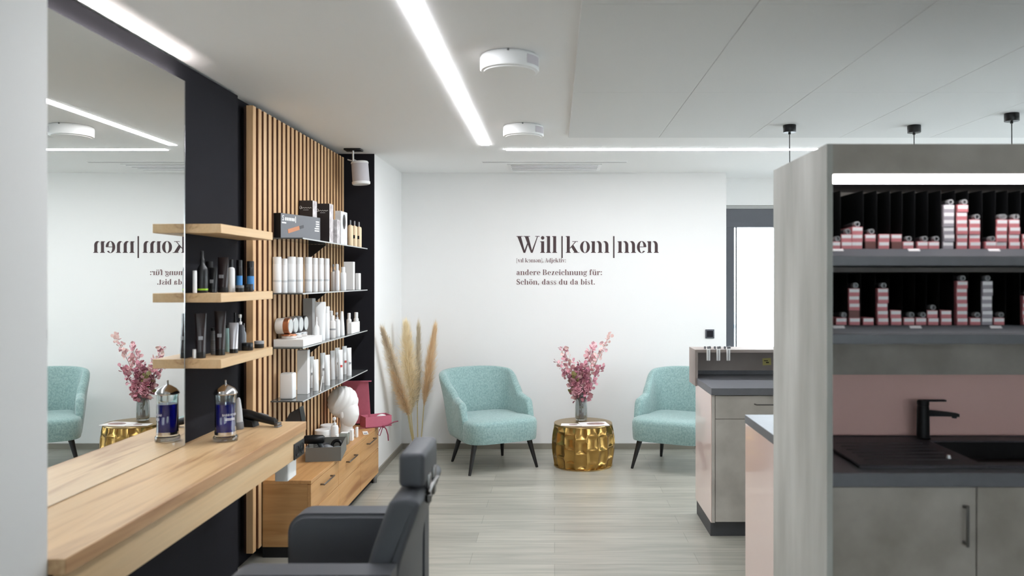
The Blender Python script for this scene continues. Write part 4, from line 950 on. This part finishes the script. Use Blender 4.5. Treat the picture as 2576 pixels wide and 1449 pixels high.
# crimson gift box
gx, gy = -1.415, 5.955
t = prod('gift_box', 'open crimson gift box with ribbon at the cabinet end', 'gift box', gx, gy, Z)
Mg = R(radians(33), 'Z')       # corner nearest the camera is the origin
w, d, h, th = .205, .125, .082, .004
MB().box(0, w, 0, d, 0, th, mat=Mg).box(0, w, 0, th, th, h, mat=Mg).box(0, w, d-th, d, th, h, mat=Mg).box(0, th, th, d-th, th, h, mat=Mg).box(w-th, w, th, d-th, th, h, mat=Mg).build('tray', M_crim, t)
MB().box(th, w-th, th, d-th, th, h*.55, mat=Mg).ball((w*.72, d*.5, h*.72), (.042, .036, .026), mat=Mg).ball((w*.3, d*.45, h*.62), (.05, .04, .018), mat=Mg).build('tissue_paper', M_whitem, t)
MB().prism([(-.208, .012), (.008, .012), (-.012, .335), (-.208, .335)], 'y', .135, .142).box(-.208, .012, .115, .142, .335, .341).build('lid', M_crim, t)
rb = MB()
rb.tube([Mg @ Vector(p) for p in ((0, -.003, .006), (.06, -.004, .004), (.12, -.006, .002), (.17, -.008, .010), (.22, -.012, .030), (.25, -.02, .034))], .0045, 6)
rb.tube([Mg @ Vector(p) for p in ((.12, -.008, .0), (.10, -.02, -.02), (.085, -.026, -.05), (.10, -.03, -.06), (.115, -.024, -.03), (.13, -.01, .0))], .0035, 6)
rb.tube([Mg @ Vector(p) for p in ((.14, -.008, .004), (.155, -.02, -.02), (.165, -.026, -.06), (.168, -.028, -.105))], .0045, 6)
rb.tube([Mg @ Vector(p) for p in ((-.005, -.002, .006), (-.05, -.006, .006), (-.085, -.014, .004), (-.10, -.02, .0025))], .0025, 6)
rb.build('ribbon', M_ribbon, t)
MB().ball((0, 0, 0), (.012, .008, .010), 12, 8, mat=Mg @ T(.135, -.010, .002)).build('ribbon_knot', M_ribbon, t)

# ------------------------------------------------------------------ salon chair
t = thing('salon_chair', 'dark grey upholstered salon chair facing the mirror, back to the room', 'salon chair', (-.68, 2.56, 0))
MB().box(-.93, -.50, 2.345, 2.79, .37, .47, .03, 4).build('seat', M_leather, t, True)
for y0, y1 in ((2.215, 2.335), (2.805, 2.925)):
    ar = MB(); poly = []
    for k in range(9): a = pi/2+pi/2*k/8; poly.append((-.945+.07+.07*cos(a), .72-.07+.07*sin(a)))
    poly += [(-.945, .40), (-.905, .36), (-.46, .36), (-.46, .72)]
    b = bmesh.new(); f = [b.verts.new((x, y0, z)) for x, z in poly]; h2 = [b.verts.new((x, y1, z)) for x, z in poly]; n = len(poly)
    b.faces.new(f); b.faces.new(h2[::-1])
    for i in range(n): b.faces.new((f[i], h2[i], h2[(i+1) % n], f[(i+1) % n]))
    bmesh.ops.recalc_face_normals(b, faces=b.faces[:])
    bmesh.ops.bevel(b, geom=[e for e in b.edges if abs(e.verts[0].co.y-e.verts[1].co.y) < 1e-5], offset=.014, segments=3, affect='EDGES')
    ar._put(b); ar.build('armrest', M_leather, t, True)
# backrest: leaning slab, rounded edges
def slab(prof, y0, y1, r):
    b = bmesh.new(); f = [b.verts.new((x, y0, z)) for x, z in prof]; g2 = [b.verts.new((x, y1, z)) for x, z in prof]; n = len(prof)
    b.faces.new(f); b.faces.new(g2[::-1])
    for i in range(n): b.faces.new((f[i], g2[i], g2[(i+1) % n], f[(i+1) % n]))
    bmesh.ops.recalc_face_normals(b, faces=b.faces[:])
    bmesh.ops.bevel(b, geom=b.edges[:], offset=r, segments=4, affect='EDGES')
    return MB()._put(b)
cushion(rounded([(-.62, .40), (-.466, .40), (-.463, .69), (-.394, .885), (-.43, .907), (-.486, .900), (-.55, .72)], [.02, .01, .06, .025, .02, .035, .05], 5), 2.337, 2.815, .020).build('backrest', M_leather, t, True, angle=50)
MB().box(-.478, -.398, 2.43, 2.70, .910, 1.017, .018, 4).build('headrest', M_leather, t, True)
hb = MB().box(-.404, -.392, 2.50, 2.54, .845, .935, .003, 2).box(-.404, -.392, 2.60, 2.64, .845, .935, .003, 2)
hb.tube([(-.392, 2.47, .885), (-.390, 2.52, .895), (-.390, 2.62, .895), (-.392, 2.67, .885)], .007, 10); hb.cyl((-.390, 2.46, .862), .010, .02, 14)
hb.build('headrest_bracket', M_steel, t, True)
MB().lathe([(.06, .33), (.045, .30), (.032, .28), (.032, .05), (.05, .04)], (-.70, 2.565, 0), 28).build('pump_column', M_chrome, t, True)
MB().box(-.88, -.53, 2.38, 2.75, .335, .372, .006, 2).build('seat_frame', M_black, t, True)
MB().lathe([(.28, 0), (.285, .006), (.28, .018), (.06, .04)], (-.70, 2.565, 0), 56).build('base_disc', M_steel, t, True)
# ------------------------------------------------------------------ island: tall colour cabinet in front, worktop behind
IX, IX1, IF, IB = .884, 2.40, 2.58, 3.21
t = thing('color_cabinet', 'tall concrete look cabinet with colour shelves and a sink niche', 'cabinet', (1.64, 2.9, 0))
MB().box(IX, IX+.019, IF, IB, 0, 1.989).build('left_side_panel', M_conc, t, True)
MB().box(IX1-.019, IX1, IF, IB, 0, 1.989).build('right_side_panel', M_conc, t, True)
MB().box(IX+.0195, IX1-.0195, IF+.002, IF+.021, 1.891, 1.989).build('fascia', M_concd, t, True)
MB().box(IX+.0195, IX1-.0195, IF+.0215, IB, 1.97, 1.989).build('top_panel', M_concd, t, True)
MB().box(IX+.0195, IX1-.0195, IF+.0215, 2.97, 1.872, 1.890).build('niche_ceiling', M_slate, t, True)
MB().box(IX+.0195, IX1-.0195, 2.952, 2.97, 1.195, 1.8715).build('back_panel', M_concd, t, True)
MB().box(IX+.0195, IX1-.0195, IB-.012, IB, .93, 1.9695).build('rear_panel', M_conc, t, True)
MB().box(IX+.024, IX1-.024, IF+.0015, IF+.036, 1.863, 1.8905, .004, 2).build('light_bar', M_cled, t, True)
for z, yf in ((1.626, IF+.032), (1.371, IF+.001)):
    MB().box(IX+.0195, IX1-.0195, yf, 2.9515, z-.032, z, .001, 1).build('shelf', M_slate, t, True)
MB().box(IX+.0195, IX1-.0195, IB-.024, IB-.0125, .905, 1.24).build('backsplash', M_pinkglass, t, True)
MB().box(IX+.0195, IX1-.0195, IF+.03, IB-.02, .10, .86).build('base_carcass', M_concd, t, True)
MB().box(IX+.0195, IX1-.0195, IF+.06, IF+.075, 0, .0995).build('plinth', M_plinth, t, True)
for x0, x1, hs in ((IX+.021, 1.372, 1), (1.376, 1.864, 1), (1.868, IX1-.021, 1)):
    dr = MB().box(x0, x1, IF+.008, IF+.027, .105, .872, .001, 1).build('door', M_concd, t, True)
    hx = x1-.040 if hs else x0+.04
    MB().box(hx-.005, hx+.005, IF-.022, IF-.014, .685, .820, .002, 1).box(hx-.004, hx+.004, IF-.015, IF+.0085, .690, .698).box(hx-.004, hx+.004, IF-.015, IF+.0085, .807, .815).build('handle', M_steel, dr, True)
t = thing('sink_worktop', 'slate grey worktop with inset sink in the concrete cabinet', 'worktop', (1.64, 2.9, .875))
sx0, sx1, sy0, sy1 = 1.015, 2.04, 2.643, 3.145
bx_, by_ = (1.443, 1.96), (2.705, 3.06)
MB().box(IX+.0195, IX1-.0195, IF, sy0+.01, .8755, .92).box(IX+.0195, IX1-.0195, sy1-.01, IB-.0245, .8755, .92).box(IX+.0195, sx0+.01, sy0+.01, sy1-.01, .8755, .92).box(sx1-.01, IX1-.0195, sy0+.01, sy1-.01, .8755, .92).build('slab', M_slate, t, True)
t = thing('sink', 'black composite sink with draining board under the black tap', 'sink', (1.45, 2.9, .92))
x0, x1 = bx_; y0, y1 = by_
MB().box(sx0, x0, sy0, sy1, .9205, .928, .002, 1).box(x1, sx1, sy0, sy1, .9205, .928, .002, 1).box(x0, x1, sy0, y0, .9205, .928, .002, 1).box(x0, x1, y1, sy1, .9205, .928, .002, 1).build('rim', M_sink, t, True)
MB().box(x0-.006, x0, y0, y1, .905, .9205).box(x1, x1+.006, y0, y1, .905, .9205).build('bowl_lip', M_sink, t, True)
MB().faces([(x0, y0, .921), (x1, y0, .921), (x1, y1, .921), (x0, y1, .921), (x0+.03, y0+.03, .865), (x1-.03, y0+.03, .865), (x1-.03, y1-.03, .865), (x0+.03, y1-.03, .865)], [(0, 1, 5, 4), (1, 2, 6, 5), (2, 3, 7, 6), (3, 0, 4, 7), (4, 5, 6, 7)]).build('bowl', M_blackm, t, True)
gb = MB()
for k in range(6): gb.box(sx0+.05, x0-.05, sy0+.09+.055*k, sy0+.098+.055*k, .928, .9305, .001, 1)
gb.build('draining_ribs', M_sink, t, True)
fr = MB().box(sx0, sx1, sy0, sy0+.008, .928, .9315, .002, 1).box(sx0, sx0+.008, sy0, sy1, .928, .9315, .002, 1).box(sx0, sx1, sy1-.008, sy1, .928, .9315, .002, 1)
fr.build('raised_edge', M_sink, t, True)
MB().cyl((1.368, 2.76, .928), .010, .012, 16, .007).build('drain_knob', M_chrome, t, True)
FX, FY = 1.437, 3.10
t = thing('faucet', 'matt black single lever tap standing behind the sink', 'tap', (FX, FY, .928))
MB().lathe([(.027, .0005), (.028, .003), (.024, .006), (.0225, .11), (.021, .128)], n=28).build('tap_body', M_blackm, t)
rings = []
for k, (x, z, hw, hh) in enumerate(((.012, .100, .016, .011), (.05, .0985, .0155, .0095), (.10, .0955, .015, .0075), (.135, .092, .0145, .006))):
    rings.append([(x, -hw, z-hh), (x, hw, z-hh), (x, hw, z+hh), (x, -hw, z+hh)])
MB().loft(rings).build('spout', M_blackm, t)
MB().cyl((.122, 0, .080), .009, .007, 16).build('aerator', M_black, t)
MB().lathe([(.0205, .1285), (.022, .132), (.022, .146), (.019, .150)], n=28).box(0, .088, -.011, .011, .145, .1515, .002, 1).build('lever', M_blackm, t)

# organisers and hair colour boxes
M_bp = P('pink_colour_box', (214, 132, 138), .45); M_bg = P('grey_colour_box', (168, 160, 168), .45); M_lab = P('white_box_label', (244, 240, 242), .4)
M_org = P('black_organiser', (15, 16, 18), .6, spec=.2); M_tube = P('dark_tube_foil', (62, 62, 66), .5); M_ring = P('grey_tube_cap', (158, 158, 160), .4); M_bd = P('box_back_print', (120, 78, 74), .5)
BW, BH, BD, BY = .0350, .0243, .13, 2.662
def organiser(label, z, z1, cols, yr):
    t = thing('color_organizer', label, 'organiser', (1.64, 2.8, z), group='black hair colour organisers')
    MB().box(IX+.021, IX1-.021, 2.655, 2.950, z+.0004, z+.0245).build('tray', M_org, t, True)
    MB().prism([(yr, z+.0004), (2.6545, z+.0004), (2.6545, z+.0245), (yr+.030, z+.0245)], 'x', IX+.021, IX1-.021).build('label_rail', P('rail_grey', (92, 94, 100), .35) if 'rail_grey' not in MATS else MATS['rail_grey'], t, True)
    MB().box(IX+.021, IX1-.021, 2.944, 2.9505, z+.0246, z1).build('back_wall', M_org, t, True)
    cx = [(c[0]-VPX)*BY/FPX for c in cols]
    while cx[-1] < IX1-.08: cx.append(cx[-1]+.0437)
    ds = []
    for a, b in zip(cx, cx[1:]):
        m = max(1, round((b-a)/.0437)); ds += [a+(b-a)*(q+.5)/m for q in range(m)] if b-a > .0365 else []
    for x in ds: MB().box(x-.0004, x+.0004, BY+.004, 2.9435, z+.0246, z1-.003).build('divider', M_org, t, True)
    for px in (2110, 2303, 2505, 2700):
        xx = (px-VPX)*2.63/FPX; tl = MB()
        MB().box(-.019, .019, -.0005, .0005, -.006, .006, mat=T(xx, yr+.0245, z+.0205) @ R(radians(-51), 'X')).build('label_strip', M_lab, t, True)
    return t
proto = None
def cbox(label, x, y, z, kind, rz, group):
    """kind p pink, g grey, b back side turned to the front"""
    global proto
    if proto is None:
        proto = {}
        for k, m in (('p', M_bp), ('g', M_bg), ('b', M_bd)):
            me = MB().box(-BW/2, BW/2, 0, BD, 0, BH, .0008, 1)
            b = me.build('m', m); lb = MB().box(-BW/2+.0012, BW/2-.0012, -.0006, .0006, BH*.46, BH-.002).build('m', M_lab)
            proto[k] = (b.data, lb.data); bpy.data.objects.remove(b); bpy.data.objects.remove(lb)
    o = bpy.data.objects.new('color_box', proto[kind][0]); COL.objects.link(o); o.location = (x, y, z); o.rotation_euler = (0, 0, rz)
    tag(o, label, 'box', group)
    if kind != 'b':
        c = bpy.data.objects.new('label_band', proto[kind][1]); COL.objects.link(c); c.parent = o
    return o
def ctube(label, x, z, group):
    t = thing('color_tube', label, 'tube', (x, BY+.025, z+.0003), 0, group)
    Mt = T(0, 0, .0091) @ R(pi/2, 'X')
    MB().lathe([(.009, 0), (.009, .022), (.0062, .022), (.006, .008), (0, .008)], n=20, mat=Mt, cap=False).build('cap', M_ring, t)
    rings = [[(fx*cos(2*pi*i/16), yy, .0091+fz*sin(2*pi*i/16)) for i in range(16)] for yy, fx, fz in ((.0005, .0088, .0088), (.03, .0105, .0075), (.085, .0125, .0012))]
    MB().loft(rings).build('tube_body', M_tube, t)
def shelf_stock(cols, zb, shelf):
    br = random.Random(len(cols))
    for ci, (px, kinds, rings) in enumerate(cols):
        n = len(kinds); x0 = (px-VPX)*BY/FPX
        for i, k in enumerate(kinds):
            x = x0+br.uniform(-.0012, .0012)*(1 if n > 1 else .2)
            pos = 'single' if n == 1 else ('bottom' if i == 0 else 'topmost' if i == n-1 else '%s from bottom' % ORD[i])
            lab = {'p': 'pink', 'g': 'grey', 'b': 'turned'}[k]
            cbox('%s hair colour box, %s in %s stack from left on %s shelf' % (lab, pos, ORD[ci], shelf), x, BY+br.uniform(-.003, .003), zb+i*(BH+.0003), k, br.uniform(-.004, .004), 'hair colour boxes on the %s shelf' % shelf)
        for j, rpx in enumerate(rings):
            ctube('opened colour tube %s %s stack from left on %s shelf' % ('on the left of' if j == 0 and len(rings) > 1 else ('on the right of' if len(rings) > 1 else 'lying on'), ORD[ci], shelf), max(x0-BW/2+.008, min(x0+BW/2-.008, (rpx-VPX)*(BY+.03)/FPX)), zb+n*(BH+.0003), 'opened colour tubes on the %s shelf' % shelf)
U = [(2101, 'p', [2103]), (2130, 'pp', [2126]), (2156, 'ppp', [2149]), (2190, 'bp', [2185]), (2224, 'pp', []), (2257, 'bp', []), (2285, 'p', [2278]), (2321, 'p', [2318]), (2350, 'p', [2348]),
     (2387, 'gggggg', [2382]), (2421, 'pppppp', [2420]), (2453, 'pppp', [2448]), (2492, 'p', [2486]), (2520, 'pppp', [2509, 2529]), (2552, 'pppp', [2543, 2558]), (2586, 'pp', [])]
L_ = [(2117, 'p', [2116]), (2149, 'pbppp', [2145]), (2184, 'p', []), (2221, 'ppppp', [2215]), (2255, 'pp', []), (2287, 'p', [2286]), (2317, 'p', [2313]), (2347, 'pp', [2338]), (2380, 'pp', []),
      (2421, 'pppppp', [2412]), (2453, 'p', [2451]), (2484, 'gggggg', [2474]), (2513, 'p', [2510]), (2586, 'pppp', [2578])]
organiser('black divided colour organiser on the upper shelf, under the light bar', 1.626, 1.851, U, 2.616)
organiser('black divided colour organiser on the lower shelf, above the sink', 1.371, 1.575, L_, 2.605)
shelf_stock(U, 1.651, 'upper'); shelf_stock(L_, 1.396, 'lower')
# rear worktop of the island
t = thing('island_counter', 'lower island counter with pink gloss side behind the tall cabinet', 'counter', (1.64, 3.45, 0))
MB().box(IX-.0, IX1, IB+.0005, 3.695, .882, .92, .001, 1).build('worktop', M_slate, t, True)
MB().box(IX+.002, IX+.021, IB+.0005, 3.69, .0, .8815).build('side_panel', M_pink, t, True)
MB().box(IX+.0215, IX1-.002, IB+.0005, 3.67, .08, .8815).build('carcass', M_concd, t, True)
MB().box(IX+.0215, IX1-.002, IB+.05, 3.62, 0, .0795).build('plinth', M_plinth, t, True)

# ------------------------------------------------------------------ reception desk
DX, DX1, DF, DB = .937, 2.7, 4.762, 5.20
t = thing('reception_desk', 'reception desk with pink gloss side and raised concrete bar', 'reception desk', (1.8, 5.0, 0))
MB().box(DX, DX1, DF-.012, 5.435, .855, .8975, .001, 1).build('worktop', M_slate, t, True)
MB().box(DX+.001, DX+.004, DF+.004, 5.29, .09, .8545).build('side_panel', M_pink, t, True)
MB().box(DX+.0045, DX+.0235, DF, 5.29, .09, .8545).build('side_frame', M_concd_lit, t, True)
MB().box(DX+.024, DX1, DF+.025, 5.29, .09, .8545).build('carcass', M_concd_lit, t, True)
MB().box(DX+.004, DX1, DF+.035, 5.26, 0, .0895).build('plinth', M_plinth, t, True)
x0 = DX+.0275
d = MB().box(x0, x0+.595, DF+.004, DF+.0235, .712, .850, .001, 1).build('drawer', M_concd_lit, t, True)
MB().tube([(x0+.235, DF+.004, .80), (x0+.24, DF-.024, .80), (x0+.36, DF-.024, .80), (x0+.365, DF+.004, .80)], .004, 8).build('handle', M_steel, d, True)
d = MB().box(x0, x0+.595, DF+.004, DF+.0235, .094, .709, .001, 1).build('door', M_concd_lit, t, True)
MB().tube([(x0+.55, DF+.004, .66), (x0+.55, DF-.024, .655), (x0+.55, DF-.024, .535), (x0+.55, DF+.004, .53)], .004, 8).build('handle', M_steel, d, True)
d = MB().box(x0+.598, DX1-.001, DF+.004, DF+.0235, .094, .850, .001, 1).build('door', M_concd_lit, t, True)
B0, B1 = 5.23, 5.46
bar = MB().box(DX-.012, DX1, B0, B1, 1.066, 1.085).box(DX-.012, DX+.006, B0, B1, .846, 1.0655)
bar.box(DX+.0065, DX1, B1-.019, B1, .846, 1.0655)
bar.build('raised_bar', P('warm_concrete', (178, 168, 162), .55, col2=(150, 139, 133), scale=3, det=8), t, True)
MB().box(DX+.007, DX1, B1-.03, B1-.0195, .899, .925).build('back_ledge', M_slate, t, True)
for k, (px, nm) in enumerate(((1781, 'left'), (1806, 'middle'), (1831, 'right'))):
    x = (px-VPX)*5.24/FPX
    t = thing('cable_clip', 'white double clip over the reception bar edge, %s of three' % nm, 'clip', (x, B0, 1.0855), 0, 'white clips on the reception bar')
    MB().box(-.012, .012, -.008, -.001, -.072, .003, .002, 1).box(-.012, .012, -.008, .05, .0002, .004, .001, 1).build('clip_body', M_white, t)
    MB().box(-.0015, .0015, -.0092, -.0075, -.070, -.002).build('groove', M_grey, t)
    for dx, dy in ((-.018, .02), (.002, .012), (.016, .03)): MB().lathe([(.007, 0), (.008, .003), (.007, .015), (.004, .017)], (dx, dy, .0042), 14).build('stud', M_grey, t)
t = thing('sticky_note', 'small yellow sticky note inside the reception bar', 'note', ((1930-VPX)*5.43/FPX, B1-.0195, .985), 0)
MB().box(-.029, .029, -.0012, 0, -.024, .024, mat=R(radians(-3), 'Y')).build('note_paper', P('yellow_paper', (206, 198, 128), .8), t)
MB().box(-.02, .008, -.0018, -.001, .004, .009).box(-.006, .014, -.0018, -.001, -.010, -.002).build('scribble', P('note_ink', (70, 66, 50), .7), t)
# van parked outside the glazed door
t = thing('delivery_van', 'pale van parked in the street outside the glazed door', 'van', (1.0, 15.0, -.1))
M_van = P('white_van_paint', (240, 242, 244), .3); M_vg = P('pale_blue_window', (120, 176, 204), .1)
slab([(-2.2, .35), (2.35, .35), (2.42, .95), (2.0, 1.15), (1.45, 1.95), (-2.2, 2.0)], -.9, .9, .06).build('van_body', M_van, t)
for x0, x1 in ((.85, 1.60), (-.6, .6)): MB().prism([(x0, 1.25), (x1+.05, 1.25), (x1-.25, 1.75), (x0, 1.75)], 'y', -.91, -.895).build('side_window', M_vg, t)
MB().box(-2.0, 2.2, -.92, -.895, .78, .84).build('side_strip', M_vg, t)
for x in (-1.4, 1.5): MB().cyl((0, 0, 0), .36, .22, 28, mat=T(x, -.80, .36) @ R(pi/2, 'X')).build('wheel', M_blackm, t)
